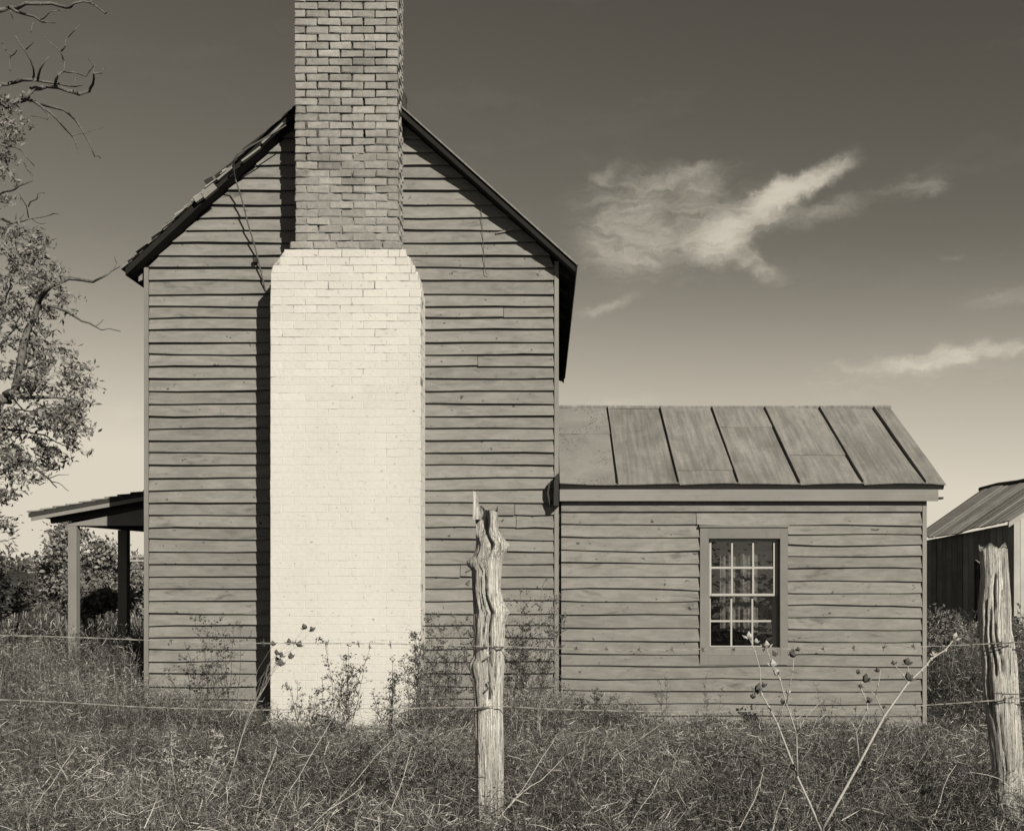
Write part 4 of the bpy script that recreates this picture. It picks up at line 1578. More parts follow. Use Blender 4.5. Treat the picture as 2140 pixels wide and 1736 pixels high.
# ------------------------------------------------------------------ big tree at the left edge
def build_tree():
    rnd = random.Random(5)
    rg = np.random.default_rng(21)
    Y0 = 13.5
    base = P(-190, 1180, Y0)
    root = empty('walnut_tree', (base.x, Y0, 0), 'large half-bare tree reaching in from the left edge', 'tree')
    z1 = lambda x, y: (x * 0.3596, y * 0.3596)
    z3 = lambda x, y: (x * 0.3596, 535 + y * 0.3596)
    tr = MB()
    tr.tube([Vector((base.x, Y0, -0.2)), P(-200, 1000, Y0), P(-195, 800, Y0), P(-215, 600, Y0), P(-190, 380, Y0), P(-200, 150, Y0), P(-180, -80, Y0)], 0.24, 0.08, 9)
    lb = MB()

    def br(conv, pts, r0, r1, dy=0.0):
        q = []
        for i, (x, y) in enumerate(pts):
            u, v = conv(x, y) if conv else (x, y)
            q.append(P(u, v, Y0 + dy + 0.25 * math.sin(i * 1.3 + x * .01)))
        dense = [q[0]]
        for a, b in zip(q[:-1], q[1:]):
            dense += [a.lerp(b, .5) + Vector((rnd.uniform(-1, 1), rnd.uniform(-1, 1), rnd.uniform(-1, 1))) * (b - a).length * .05, b]
        bm_ = MB()
        bm_.tube(dense, r0, r1, 6)
        bm_.build('branch', M['bark'], root, smooth=True)
        return dense
    # limbs joining the traced branches to the trunk
    for a, b, r0, r1, dy in (((-200, 150), (0, 22), .06, .03, 0), ((-195, 400), (0, 225), .075, .042, .2), ((-205, 420), (0, 176), .05, .03, -.3), ((-205, 560), (0, 305), .05, .02, .4), ((-200, 640), (0, 455), .05, .02, -.2), ((-200, 980), (0, 832), .1, .07, 0), ((-200, 1050), (0, 940), .06, .03, -.4)):
        br(None, [a, ((a[0] + b[0]) / 2, (a[1] + b[1]) / 2 + 14), b], r0, r1, dy)
    B = [
        ([(0, 60), (60, 45), (150, 20), (300, 20), (385, 45), (430, 20), (520, 15), (600, 70), (625, 70)], .03, .006),
        ([(60, 45), (130, 80), (245, 130), (320, 135)], .02, .006), ([(200, 118), (180, 190)], .008, .004), ([(235, 115), (290, 70), (385, 65)], .008, .004),
        ([(520, 15), (560, -30)], .01, .005), ([(60, 60), (75, 110)], .008, .004),
        ([(0, 625), (90, 590), (160, 560), (190, 515), (270, 500), (400, 530), (460, 548), (520, 530), (540, 490), (545, 430), (590, 425), (610, 390)], .042, .007),
        ([(545, 430), (550, 385), (515, 345)], .01, .005),
        ([(0, 490), (80, 480), (190, 465), (250, 475), (400, 500), (480, 495)], .028, .007),
        ([(190, 465), (195, 400), (150, 300), (90, 210)], .014, .009), ([(150, 290), (195, 245)], .008, .004),
        ([(320, 490), (335, 440), (370, 415), (365, 340), (350, 300), (250, 215)], .018, .005),
        ([(355, 300), (380, 270), (385, 230), (465, 145)], .009, .005), ([(370, 415), (430, 420), (500, 445), (545, 385)], .012, .005),
        ([(220, 460), (235, 400), (285, 330)], .016, .006), ([(60, 410), (60, 330), (100, 290)], .009, .006), ([(60, 320), (10, 250)], .008, .004),
        ([(430, 500), (440, 455), (480, 440)], .007, .004),
        ([(160, 580), (240, 620), (330, 690), (420, 790), (445, 850), (455, 890)], .02, .006), ([(240, 610), (370, 640), (440, 700), (490, 780), (520, 830), (550, 910), (585, 920)], .018, .005),
        ([(420, 790), (490, 775), (600, 740)], .008, .003), ([(240, 620), (285, 670), (275, 695), (180, 675)], .01, .004),
        ([(0, 840), (90, 855), (150, 910), (200, 965)], .014, .005), ([(140, 945), (185, 1010), (185, 1050), (110, 1080), (60, 1110), (0, 1130)], .01, .012),
        ([(90, 1090), (90, 1050), (60, 1020)], .012, .005),
        ([(0, 1265), (60, 1295), (100, 1290), (170, 1270), (290, 1250), (345, 1245)], .018, .005), ([(165, 1265), (155, 1200), (110, 1120)], .008, .004), ([(165, 1200), (210, 1160), (220, 1125), (260, 1125)], .008, .004),
        ([(100, 1290), (140, 1245)], .006, .004), ([(180, 1270), (230, 1300), (270, 1295)], .005, .003), ([(20, 1180), (70, 1140)], .006, .004),
    ]
    tw = []
    for pts, r0, r1 in B:
        tw.append(br(z1, pts, r0, r1, rnd.uniform(-.25, .25)))
    C = [
        ([(-10, 830), (30, 812), (85, 790), (130, 560), (160, 430), (230, 250), (300, 170), (400, 130), (540, 150), (620, 110), (700, 60)], .062, .006),
        ([(660, 85), (680, 40), (665, 0)], .006, .003),
        ([(215, 300), (330, 300), (440, 355), (520, 390), (590, 430), (700, 438)], .02, .004), ([(350, 305), (370, 280), (395, 265)], .005, .003), ([(560, 405), (600, 370)], .007, .004),
        ([(185, 430), (230, 490), (260, 560), (265, 620)], .013, .008), ([(85, 800), (250, 820), (390, 830)], .03, .012), ([(0, 835), (60, 850)], .05, .03),
        ([(0, 1130), (120, 1190), (200, 1230), (290, 1300), (330, 1345)], .02, .006), ([(290, 1290), (400, 1270)], .006, .003), ([(300, 1310), (360, 1330), (400, 1365)], .006, .003),
        ([(-20, 300), (30, 270), (60, 180), (70, 110)], .015, .006), ([(0, 520), (80, 430), (130, 330)], .015, .006), ([(100, 680), (200, 640), (330, 610)], .014, .005),
        ([(60, 800), (140, 900), (300, 930)], .014, .005), ([(300, 170), (380, 60)], .012, .004), ([(0, 1000), (120, 1010), (260, 1040), (420, 1120)], .02, .005),
    ]
    cl = []
    for pts, r0, r1 in C:
        cl.append(br(z3, pts, r0, r1, rnd.uniform(-.3, .3)))
    # twig + leaf clusters (plate ellipses), sprays of leaves along twigs
    L = []
    ell = [(20, 250, 45, 60, 300), (25, 330, 30, 60, 160), (15, 400, 25, 40, 60), (40, 510, 70, 50, 520), (90, 560, 60, 45, 460), (110, 620, 48, 35, 300), (30, 620, 55, 60, 420), (40, 690, 60, 45, 320),
           (110, 740, 70, 30, 330), (60, 780, 70, 40, 300), (140, 790, 60, 40, 420), (165, 840, 36, 45, 330), (70, 860, 75, 50, 420), (120, 900, 60, 50, 380), (50, 940, 60, 50, 360), (20, 990, 45, 50, 260),
           (10, 900, 40, 60, 350), (14, 1060, 26, 45, 150), (8, 1130, 26, 45, 120), (150, 860, 50, 30, 200), (90, 960, 60, 35, 260), (160, 900, 30, 40, 160), (85, 700, 20, 30, 60)]
    ell += [(-70, v, 80, 70, 420) for v in range(220, 1150, 110)] + [(-190, v, 90, 80, 420) for v in range(150, 1100, 130)] + [(-320, v, 90, 90, 420) for v in range(200, 1000, 140)] + [(-120, 60, 90, 80, 200), (-260, 40, 100, 90, 300)]
    for (u, v, ru, rv, n) in ell:
        nt = max(5, n // 20)
        for k in range(nt):
            a, rr_ = rnd.uniform(0, 6.28), math.sqrt(rnd.uniform(0, 1))
            Yc = Y0 + rnd.uniform(-.9, .9)
            p = P(u - 16 + ru * rr_ * math.cos(a), v + rv * rr_ * math.sin(a), Yc)
            q = p + Vector((rnd.uniform(-.08, .26), rnd.uniform(-.15, .15), rnd.uniform(-.2, .06)))
            pts = walk(p, q, 4, .02, rnd)
            lb.tube(pts, .004, .002, 3, cap=False)
            m_ = int(n / nt * 1.15)
            tt = rg.uniform(0, 1, m_)
            base_ = np.array([list(pts[min(4, int(x * 5))]) for x in tt])
            L.append(base_ + rg.normal(size=(m_, 3)) * np.array([.042, .042, .034]))
    cen = np.concatenate(L)
    v, f, s, tn = leaf_cloud(len(cen), cen, 0.085, (0.14, 0.42), elong=3.0, rng=rg)
    link('crown', fast_mesh('crown', v, f, s, M['leaf'], tn), root)
    tr.build('trunk', M['bark'], root, smooth=True)
    tag(lb.build('twigs', M['bark'], root), kind='stuff')


build_tree()


def shrub(name, label, cat, pos, rx, ry, rz, n, size, tone, seed, group=None, stems=9, zlow=0.0, lobes=14):
    rg = np.random.default_rng(seed)
    rnd = random.Random(seed)
    pos = Vector(pos)
    root = empty(name, (pos.x, pos.y, zlow), label, cat, group)
    st = MB()
    cs = []
    lob = []
    for k in range(lobes):
        d = Vector((rnd.gauss(0, 1), rnd.gauss(0, 1), rnd.gauss(0.15, 1))).normalized() * rnd.uniform(.45, .86)
        c = Vector((pos.x + d.x * rx, pos.y + d.y * ry, pos.z + d.z * rz))
        lob.append((c, rnd.uniform(.22, .46)))
    for k in range(max(stems, 5)):
        c, _ = lob[k % len(lob)]
        st.tube(walk(Vector((pos.x + rnd.uniform(-.2, .2) * rx, pos.y, zlow - .05)), c, 6, .04 * rz, rnd), .03 * rz + .006, .006, 5, cap=False)
    per = n // lobes
    for c, r in lob:
        d = rg.normal(size=(per, 3))
        d /= np.linalg.norm(d, axis=1, keepdims=True)
        rad = rg.uniform(0.25, 1.0, (per, 1)) ** 0.6 * r
        p = np.array(list(c)) + d * rad * np.array([rx, ry, rz]) * (1 + 0.35 * rg.normal(size=(per, 1)))
        cs.append(p[p[:, 2] > zlow])
    cen = np.concatenate(cs)
    v, f, s, tn = leaf_cloud(len(cen), cen, size, tone, elong=1.7, rng=rg)
    link('crown', fast_mesh('crown', v, f, s, M['leaf'], tn), root)
    st.build('trunk', M['bark'], root)


def at(u, v, Y, ru, rv):
    p = P(u, v, Y)
    return p, ru * Y / F, rv * Y / F


for (nm, lab, cat, u, v, Y, ru, rv, n, sz, tone, sd_, grp) in [
    ('round_tree', 'round leafy tree seen behind the porch posts', 'tree', 152, 1172, 21, 92, 84, 15000, .09, (.12, .42), 2, 'bushes behind the porch'),
    ('bush', 'dark low bush at the far left edge beyond the porch', 'bush', 20, 1245, 19, 60, 54, 6000, .08, (.06, .2), 3, 'bushes behind the porch'),
    ('bush', 'pale leafy bush between the dark porch post and the house corner', 'bush', 290, 1240, 23, 50, 62, 7000, .09, (.16, .46), 4, 'bushes behind the porch'),
    ('bush', 'wide shaded bush low between the two porch posts', 'bush', 195, 1262, 17.5, 90, 46, 7000, .08, (.1, .32), 6, 'bushes behind the porch'),
    ('bush', 'bushy weed clump against the plank shed right of the wing', 'bush', 1975, 1350, 13.0, 70, 95, 9000, .05, (.12, .34), 7, 'clumps beside the shed'),
    ('bush', 'darker weed clump below the shed behind the leaning post', 'bush', 2090, 1370, 15.0, 90, 95, 8000, .06, (.08, .26), 8, 'clumps beside the shed'),
]:
    p, rx, rz = at(u, v, Y, ru, rv)
    shrub(nm, lab, cat, p, rx, rx * .8, rz, n, sz, tone, sd_, grp, zlow=float(ground_z(p.x, p.y)) - .02, lobes=16)


# far wooded rise and a far rail line
def far_woods():
    rg = np.random.default_rng(5)
    L = []
    for k in range(260):
        x = rg.uniform(-150, 130)
        y = 210 + rg.uniform(-14, 14)
        h = 1.6 + 2.0 * vnoise(np.array([x * .03]), np.array([2.0]))[0] + rg.uniform(0, .8)
        L.append(np.array([x, y, h * .5]) + rg.normal(size=(60, 3)) * np.array([2.6, 2.0, h * .22]))
    c = np.concatenate(L)
    c[:, 2] = np.clip(c[:, 2], .1, 99)
    v, f, s, tn = leaf_cloud(len(c), c, 1.1, (.08, .2), elong=1.4, rng=rg)
    o = link('distant_woods', fast_mesh('distant_woods', v, f, s, M['leaf'], tn))
    tag(o, 'low dark line of distant woods on the horizon', 'woods', kind='stuff')


far_woods()
rf = empty('rail_fence', (P(287, 1170, 60).x, 60, -.3), 'tiny pale rail fence far away beside the house corner', 'fence')
for u in (262, 287, 312, 337):
    m = MB()
    p = P(u, 1160, 60)
    m.box(p.x - .06, p.x + .06, 59.95, 60.05, -.4, p.z)
    m.build('post', M['barnpale'], rf)
for v in (1162, 1171):
    m = MB()
    a, b = P(255, v, 60), P(345, v + 1, 60)
    m.box(a.x, b.x, 59.9, 59.94, a.z - .05, a.z + .05)
    m.build('rail', M['barnpale'], rf)


# ------------------------------------------------------------------ weeds standing in front of the walls
def weed(name, label, u, v_base, Y, H, spread, nst, seed, tone=(.05, .14), leaf=.02, dens=26, mat='weedstem', lean=0.0, group='weeds along the house wall', fork=4):
    rnd = random.Random(seed)
    rg = np.random.default_rng(seed)
    b = P(u, v_base, Y)
    gz = float(ground_z(b.x, b.y))
    root = empty(name, (b.x, Y, gz), label, 'weed', group)
    st = MB()
    cs = []
    for k in range(nst):
        top = Vector((b.x + rnd.uniform(-spread, spread) + lean, Y + rnd.uniform(-.18, .18), gz + H * rnd.uniform(.6, 1.0)))
        bb = Vector((b.x + rnd.uniform(-.25, .25) * spread, Y + rnd.uniform(-.08, .08), gz - .03))
        pts = walk(bb, top, 8, .012, rnd)
        st.tube(pts, .0042, .0016, 4, cap=False)
        for j in range(3, 9):
            for _ in range(fork):
                if rnd.random() < .75:
                    p = pts[j]
                    q = p + Vector((rnd.uniform(-1, 1) * .16, rnd.uniform(-.08, .08), rnd.uniform(.03, .17))) * (H * 1.1) * (1.15 - j / 10)
                    w = walk(p, q, 4, .008, rnd)
                    st.tube(w, .0020, .0011, 3, cap=False)
                    nn_ = max(1, int(dens * (0.4 + rnd.random())) // 4)
                    for _2 in range(nn_):
                        c = w[rnd.randint(1, 4)]
                        cs.append((c.x + rnd.gauss(0, .012), c.y + rnd.gauss(0, .012), c.z + rnd.gauss(0, .012)))
    st.build('stem', M[mat], root)
    c = np.array(cs)
    v, f, s, tn = leaf_cloud(len(c), c, leaf, tone, elong=2.2, rng=rg)
    link('leaves', fast_mesh('leaves', v, f, s, M['leaf'], tn), root)


for args in [
    ('tall_weed', 'wiry dark weed against the clapboards left of the chimney shadow', 470, 1495, 9.7, 1.08, .30, 9, 31, (.03, .14), .026, 18),
    ('tall_weed', 'low leafy weed at the bottom left corner of the gable wall', 372, 1480, 9.8, .45, .30, 7, 32, (.06, .2), .026, 30),
    ('tall_weed', 'spindly weed with small leaves in front of the whitewashed chimney', 715, 1510, 9.4, .92, .28, 9, 33, (.05, .18), .026, 26),
    ('tall_weed', 'short thin weed at the left foot of the chimney', 618, 1510, 9.5, .55, .16, 3, 34, (.06, .2), .022, 14),
    ('tall_weed', 'narrow weed at the right edge of the whitewashed chimney', 862, 1505, 9.5, 1.02, .15, 7, 35, (.05, .16), .024, 26),
    ('tall_weed', 'dense bushy weed between the chimney and the knotty post', 935, 1500, 9.8, 1.1, .30, 13, 36, (.08, .24), .025, 38),
    ('tall_weed', 'tall bushy weed right of the knotty post, below the wing corner', 1105, 1500, 9.8, 1.36, .32, 16, 37, (.08, .24), .025, 38),
    ('tall_weed', 'low rounded weed at the foot of the wing by the house corner', 1240, 1500, 9.8, .42, .26, 8, 38, (.1, .26), .022, 36),
    ('tall_weed', 'sparse curved weed stems below the left of the window', 1405, 1510, 9.7, .58, .26, 3, 39, (.08, .2), .018, 5),
    ('tall_weed', 'thin weed stems leaning right below the window', 1480, 1510, 9.7, .6, .18, 3, 40, (.08, .2), .018, 5),
    ('tall_weed', 'low dark-leaved vine at the foot of the wing under the window', 1590, 1505, 9.7, .3, .34, 8, 41, (.02, .07), .05, 14),
    ('tall_weed', 'faint slender weed right of the window near the wing base', 1720, 1505, 9.8, .5, .22, 3, 42, (.12, .26), .016, 5),
    ('tall_weed', 'small weed patch near the right end of the wing', 1850, 1505, 9.8, .26, .24, 5, 43, (.1, .25), .018, 16),
]:
    weed(*args)
weed('flowering_weed', 'weed with tiny white flowers at the shaded left corner of the house', 268, 1500, 9.3, .72, .36, 7, 50, (.55, .8), .018, 10, 'weedstem', 0, 'pale seeding weeds')
weed('plume_weed', 'pale fluffy plume weed in the left foreground grass', 372, 1700, 5.6, .60, .16, 6, 51, (.35, .62), .017, 70, 'stalk', .12, 'pale seeding weeds')
weed('plume_weed', 'smaller pale plume weed low at the left foreground', 262, 1760, 5.3, .45, .12, 4, 52, (.3, .5), .012, 50, 'stalk', .1, 'pale seeding weeds')


# ------------------------------------------------------------------ dry stalks with pods
def pod(m, c, r, seed):
    rr = random.Random(seed)
    n = 6
    b = len(m.v)
    ax = Vector((rr.uniform(-.6, .6), rr.uniform(-.4, .4), 1)).normalized()
    o = ax.orthogonal().normalized()
    o2 = ax.cross(o)
    prof = [(-1.1, .15), (-.6, .75), (0, 1.0), (.55, .7), (1.0, .35), (1.35, .08)]
    for (h, w) in prof:
        for k in range(n):
            t = 2 * math.pi * k / n
            p = c + ax * (h * r) + (o * math.cos(t) + o2 * math.sin(t)) * (w * r * rr.uniform(.75, 1.2))
            m.v.append(tuple(p))
    for i in range(len(prof) - 1):
        for k in range(n):
            m.f.append((b + i * n + k, b + i * n + (k + 1) % n, b + (i + 1) * n + (k + 1) % n, b + (i + 1) * n + k))
    for k in range(3):       # dry bracts
        t = rr.uniform(0, 6.28)
        d = (o * math.cos(t) + o2 * math.sin(t))
        b = len(m.v)
        q = c - ax * r
        m.v += [tuple(q), tuple(q + d * r * 1.2 + ax * r * .3), tuple(q + d * r * 1.9 + ax * r * 1.3), tuple(q + d * r * .9 + ax * r * .9)]
        m.f.append((b, b + 1, b + 2, b + 3))


def stalk_plant():
    Y0 = 4.1
    g = lambda x, y, dy=0.0: P((1600 + x / 2.324) * NV, (1200 + y / 2.324) * NV, Y0 + dy)
    base = g(755, 1735)
    root = empty('dry_pod_stalk', (base.x, Y0, 0.1), 'forked bleached weed stalk with dry pods in the right foreground', 'weed')
    st = MB()
    st.tube([Vector((base.x + .02, Y0 + .02, float(ground_z(base.x, Y0)))), base + Vector((0.01, 0, -.12)), base], .012, .009, 6)
    for pts, r0, r1 in [
        ([(755, 1735, 0), (690, 1580, .0), (625, 1440, .02), (608, 1390, .03), (515, 1150, .08), (470, 1060, .1), (430, 990, .12), (412, 955, .13)], .0075, .004),
        ([(625, 1440, .02), (622, 1320, .0), (620, 1205, -.03), (585, 1100, -.04), (560, 1030, -.05), (530, 910, -.06), (492, 835, -.06)], .0055, .003),
        ([(620, 1205, -.03), (640, 1165, -.05), (662, 1130, -.06)], .004, .003), ([(662, 1130, -.06), (700, 1080, -.05), (760, 1025, -.02)], .0022, .0012),
        ([(515, 1150, .08), (540, 1080, .06), (575, 985, .05)], .003, .002), ([(565, 1040, -.05), (585, 930, -.08), (600, 860, -.1), (605, 790, -.1)], .003, .002),
        ([(428, 985, .12), (420, 850, .14), (395, 760, .15), (365, 690, .15)], .003, .002), ([(500, 850, -.06), (470, 780, -.05), (455, 735, -.05)], .003, .002),
        ([(755, 1735, 0), (860, 1550, .03), (960, 1370, .05), (1100, 1105, .1), (1225, 930, .15), (1300, 858, .17), (1330, 828, .18), (1352, 798, .19), (1430, 750, .22), (1470, 700, .24)], .009, .004),
        ([(960, 1365, .05), (955, 1280, .02), (945, 1195, 0), (1005, 1070, -.03), (1005, 1040, -.03), (985, 990, -.03), (960, 945, -.04)], .0045, .0028),
        ([(945, 1195, 0), (930, 1160, -.02), (915, 1140, -.03)], .003, .002),
        ([(1100, 1105, .1), (1078, 1060, .08), (1050, 1000, .06), (1028, 975, .05)], .0035, .0025), ([(1050, 1000, .06), (1065, 940, .05), (1078, 860, .05)], .003, .002),
        ([(1225, 930, .15), (1200, 885, .14), (1150, 825, .14)], .003, .002), ([(1228, 925, .15), (1232, 880, .16), (1225, 820, .16)], .0035, .002),
        ([(960, 950, -.04), (990, 910, -.04)], .003, .002), ([(735, 1690, 0), (790, 1600, -.05), (800, 1590, -.05)], .003, .002),
    ]:
        q_ = [g(*p) for p in pts]
        st.tube(q_, r0 * .66, r1 * .6, 6)
        for p_ in q_[1:-1]:
            st.tube([p_ - Vector((0, 0, .006)), p_, p_ + Vector((0, 0, .006))], r0 * .8, r0 * .55, 5)
    st.build('stem', M['stalk'], root, smooth=True)
    k = 0
    for (x, y, dy, r, mt) in [(1482, 678, .25, .014, 'palepod'), (1440, 705, .24, .016, 'pod'), (1222, 812, .16, .014, 'pod'), (1232, 895, .15, .016, 'pod'), (1148, 820, .14, .009, 'pod'), (997, 905, -.04, .015, 'pod'),
                              (955, 868, -.04, .009, 'pod'), (1062, 858, .05, .009, 'pod'), (1015, 1022, -.03, .011, 'pod'), (360, 672, .15, .014, 'palepod'), (398, 700, .14, .009, 'palepod'), (457, 722, -.05, .013, 'palepod'),
                              (490, 822, -.06, .012, 'palepod'), (510, 870, -.06, .013, 'palepod'), (500, 770, -.06, .010, 'pod'), (598, 770, -.1, .013, 'pod'), (630, 745, -.1, .008, 'pod'), (575, 975, .05, .010, 'palepod'), (545, 1030, .03, .010, 'pod'),
                              (412, 962, .13, .018, 'pod'), (385, 1000, .13, .011, 'pod'), (440, 940, .13, .010, 'pod'), (600, 1385, .03, .011, 'pod'), (970, 945, -.04, .008, 'pod'), (1245, 905, .15, .010, 'pod'), (1365, 770, .2, .009, 'palepod')]:
        m = MB()
        pod(m, g(x, y, dy), r, k)
        k += 1
        m.build('pod', M[mt], root)


def seed_head_plant():
    Y0 = 5.6
    base = P(452, 1720, Y0)
    root = empty('dry_pod_stalk', (base.x, Y0, 0.08), 'thin dry stalk with dark heart-shaped pods before the chimney', 'weed')
    st = MB()
    main = [(452, 1720), (470, 1660), (488, 1600), (505, 1540), (520, 1497), (540, 1455), (556, 1432)]
    st.tube([P(u, v, Y0) for u, v in main], .0032, .0018, 5)
    pods = [(636, 1309, 9), (652, 1314, 8), (604, 1341, 9.5), (625, 1345, 10), (578, 1363, 9), (588, 1368, 8), (608, 1370, 10), (579, 1377, 8.5), (586, 1384, 12), (570, 1344, 8)]
    for i, (u, v, r) in enumerate(pods):
        j = 3 + i % 4
        a = P(*main[j], Y0)
        c = P(u, v, Y0 - .05 + .02 * (i % 4))
        mid = a.lerp(c, .55) + Vector((-.03, .02, .03))
        st.tube([a, a.lerp(mid, .6), mid, c + Vector((0, 0, -.01))], .0011, .0007, 3)
        m = MB()
        pod(m, c, r * Y0 / F * .62, 90 + i)
        m.build('pod', M['pod'], root)
    st.build('stem', M['stalk'], root)


stalk_plant()
seed_head_plant()


# ------------------------------------------------------------------ grass and ground cover
def blades(x, y, h, lean, width, tone, curl, rng):
    """curved tapering ribbons: 3 segments, 7 verts, 5 faces"""
    n = len(x)
    z = ground_z(x, y) - .015
    az = rng.uniform(0, 2 * np.pi, n)
    dx, dy = np.cos(az), np.sin(az)
    fa = rng.uniform(0, np.pi, n)
    wx, wy = np.cos(fa) * width / 2, np.sin(fa) * width / 2
    v = np.empty((n, 7, 3))
    for k, t in enumerate((0.0, 0.4, 0.75, 1.0)):
        ang = lean * t + curl * t * t
        # integrate a bending stem
        r = h * t
        ox = dx * r * np.sin(ang) + rng.normal(size=n) * 0.01 * t
        oy = dy * r * np.sin(ang) + rng.normal(size=n) * 0.01 * t
        oz = r * np.maximum(np.cos(ang), -.25)
        wk = (1.0, 0.9, 0.6, 0.0)[k]
        if k < 3:
            v[:, 2 * k] = np.stack([x + ox - wx * wk, y + oy - wy * wk, z + oz], 1)
            v[:, 2 * k + 1] = np.stack([x + ox + wx * wk, y + oy + wy * wk, z + oz], 1)
        else:
            v[:, 6] = np.stack([x + ox, y + oy, z + oz], 1)
    b = (np.arange(n) * 7)[:, None]
    q = np.concatenate([b + np.array([0, 1, 3, 2]), b + np.array([2, 3, 5, 4])], 1).reshape(-1)
    t3 = (b + np.array([4, 5, 6])).reshape(-1)
    # order: quads of all, then tris of all
    idx = np.concatenate([q, t3])
    sz = np.concatenate([np.full(2 * n, 4), np.full(n, 3)])
    return v.reshape(-1, 3), idx, sz, np.repeat(tone, 7)


def merge(parts):
    V, I, S, T = [], [], [], []
    off = 0
    for v, i, s, t in parts:
        V.append(v)
        I.append(i + off)
        S.append(s)
        T.append(t)
        off += len(v)
    return np.concatenate(V), np.concatenate(I), np.concatenate(S), np.concatenate(T)


def inside_house(x, y):
    a = (x > XL - .02) & (x < XR + .02) & (y > YW - .03) & (y < YBACK + .1)
    b = (x > XR) & (x < AX1 + .02) & (y > YA - .03) & (y < 13.6)
    c = (x > XB0 - .02) & (x < XB1 + .02) & (y > YC - .02) & (y < YW + .1)
    return a | b | c


def height_field(x, y):
    """typical growth height of the cover"""
    cap = np.clip(1.40 - 0.1425 * y, 0.05, .42)                       # low along the walls
    left = np.clip((-3.3 - x - 0.12 * (10.4 - y)) / .9, 0, 1) * np.clip((y - 6.3) / 2.6, 0, 1)
    right = np.clip((x - 3.75) / .5, 0, 1) * np.clip((y - 10.2) / 1.5, 0, 1)
    h = cap * (0.75 + 0.5 * vnoise(x * 1.1, y * 1.1, 5))
    h = h * (1 - left) + left * (0.62 + 0.3 * vnoise(x * .8, y * .8, 6)) * np.clip(1.25 - .03 * y, .5, 1)
    h = h * (1 - right) + right * (.65 + .3 * vnoise(x * .9, y * .9, 8))
    return h


def cover(n, ymin, ymax, seed, wmul=1.0, hmul=1.0, pale=.12, xpad=.6):
    rg = np.random.default_rng(seed)
    y = ymin + (ymax - ymin) * rg.uniform(0, 1, n) ** 0.9
    lo, hi = (-60 - U0) / F * y - xpad, (2200 - U0) / F * y + xpad
    x = lo + (hi - lo) * rg.uniform(0, 1, n)
    # clumping
    cl = vnoise(x * 2.3, y * 2.3, 11) * .6 + vnoise(x * 7, y * 7, 12) * .4
    keep = (rg.uniform(0, 1, n) < np.clip((cl - .22) * 2.4, .04, 1)) & ~inside_house(x, y)
    x, y, cl = x[keep], y[keep], cl[keep]
    n = len(x)
    h = height_field(x, y) * rg.uniform(.45, 1.25, n) * hmul
    patch = vnoise(x * .9 + 5, y * .9, 21) * .6 + vnoise(x * 3, y * 3, 22) * .4
    tone = np.exp(rg.normal(np.log(.085) + (patch - .5) * 2.0, .65, n))
    pl = rg.uniform(0, 1, n) < pale * (.3 + 1.6 * patch)
    tone[pl] = rg.uniform(.3, .68, pl.sum())
    tone = np.clip(tone, .02, .7)
    width = rg.uniform(.0022, .005, n) * wmul * (0.8 + y * .035)
    lean = np.abs(rg.normal(.5, .45, n))
    curl = rg.normal(.9, 1.0, n)
    return blades(x, y, h, lean, width, tone, curl, rg), (x, y, h, patch)


def small_leaves(src, n, seed, size, tone):
    rg = np.random.default_rng(seed)
    x, y, h, patch = src
    i = rg.integers(0, len(x), n)
    z = ground_z(x[i], y[i]) + h[i] * rg.uniform(.1, .95, n)
    c = np.stack([x[i] + rg.normal(size=n) * .05, y[i] + rg.normal(size=n) * .05, z], 1)
    v, f, s, t = leaf_cloud(n, c, size, tone, elong=2.0, rng=rg)
    t = t * np.repeat(np.exp((patch[i] - .5) * 1.4), 4)
    return v, f, s, t


def tangle(src, n, seed, lmin, lmax, wmul=1.0):
    """short curved straws lying every which way inside the cover"""
    rg = np.random.default_rng(seed)
    x, y, h, patch = src
    i = rg.integers(0, len(x), n)
    z = ground_z(x[i], y[i]) + h[i] * rg.uniform(.05, 1.0, n) ** .8
    c = np.stack([x[i] + rg.normal(size=n) * .06, y[i] + rg.normal(size=n) * .06, z], 1)
    d = rg.normal(size=(n, 3)) * np.array([1, 1, .8])
    d /= np.linalg.norm(d, axis=1, keepdims=True)
    e = rg.normal(size=(n, 3))
    e -= (e * d).sum(1, keepdims=True) * d
    e /= np.linalg.norm(e, axis=1, keepdims=True)
    L = rg.uniform(lmin, lmax, (n, 1))
    w = rg.uniform(.0016, .0042, (n, 1)) * wmul * (0.75 + y[i][:, None] * .04)
    bend = rg.normal(0, .3, (n, 1)) * L
    f = np.cross(d, e)
    v = np.empty((n, 7, 3))
    for k, t in enumerate((-.5, -.15, .2, .5)):
        p = c + d * L * t + e * bend * (4 * t * t - .5)
        ww = w * (1.0, 1.0, .8, 0)[k] * .5
        if k < 3:
            v[:, 2 * k], v[:, 2 * k + 1] = p - f * ww, p + f * ww
        else:
            v[:, 6] = p
    b = (np.arange(n) * 7)[:, None]
    q = np.concatenate([b + np.array([0, 1, 3, 2]), b + np.array([2, 3, 5, 4])], 1).reshape(-1)
    idx = np.concatenate([q, (b + np.array([4, 5, 6])).reshape(-1)])
    sz = np.concatenate([np.full(2 * n, 4), np.full(n, 3)])
    tone = np.clip(np.exp(rg.normal(np.log(.15) + (patch[i] - .5) * 2.2, .95, n)), .015, .75)
    return v.reshape(-1, 3), idx, sz, np.repeat(tone, 7)


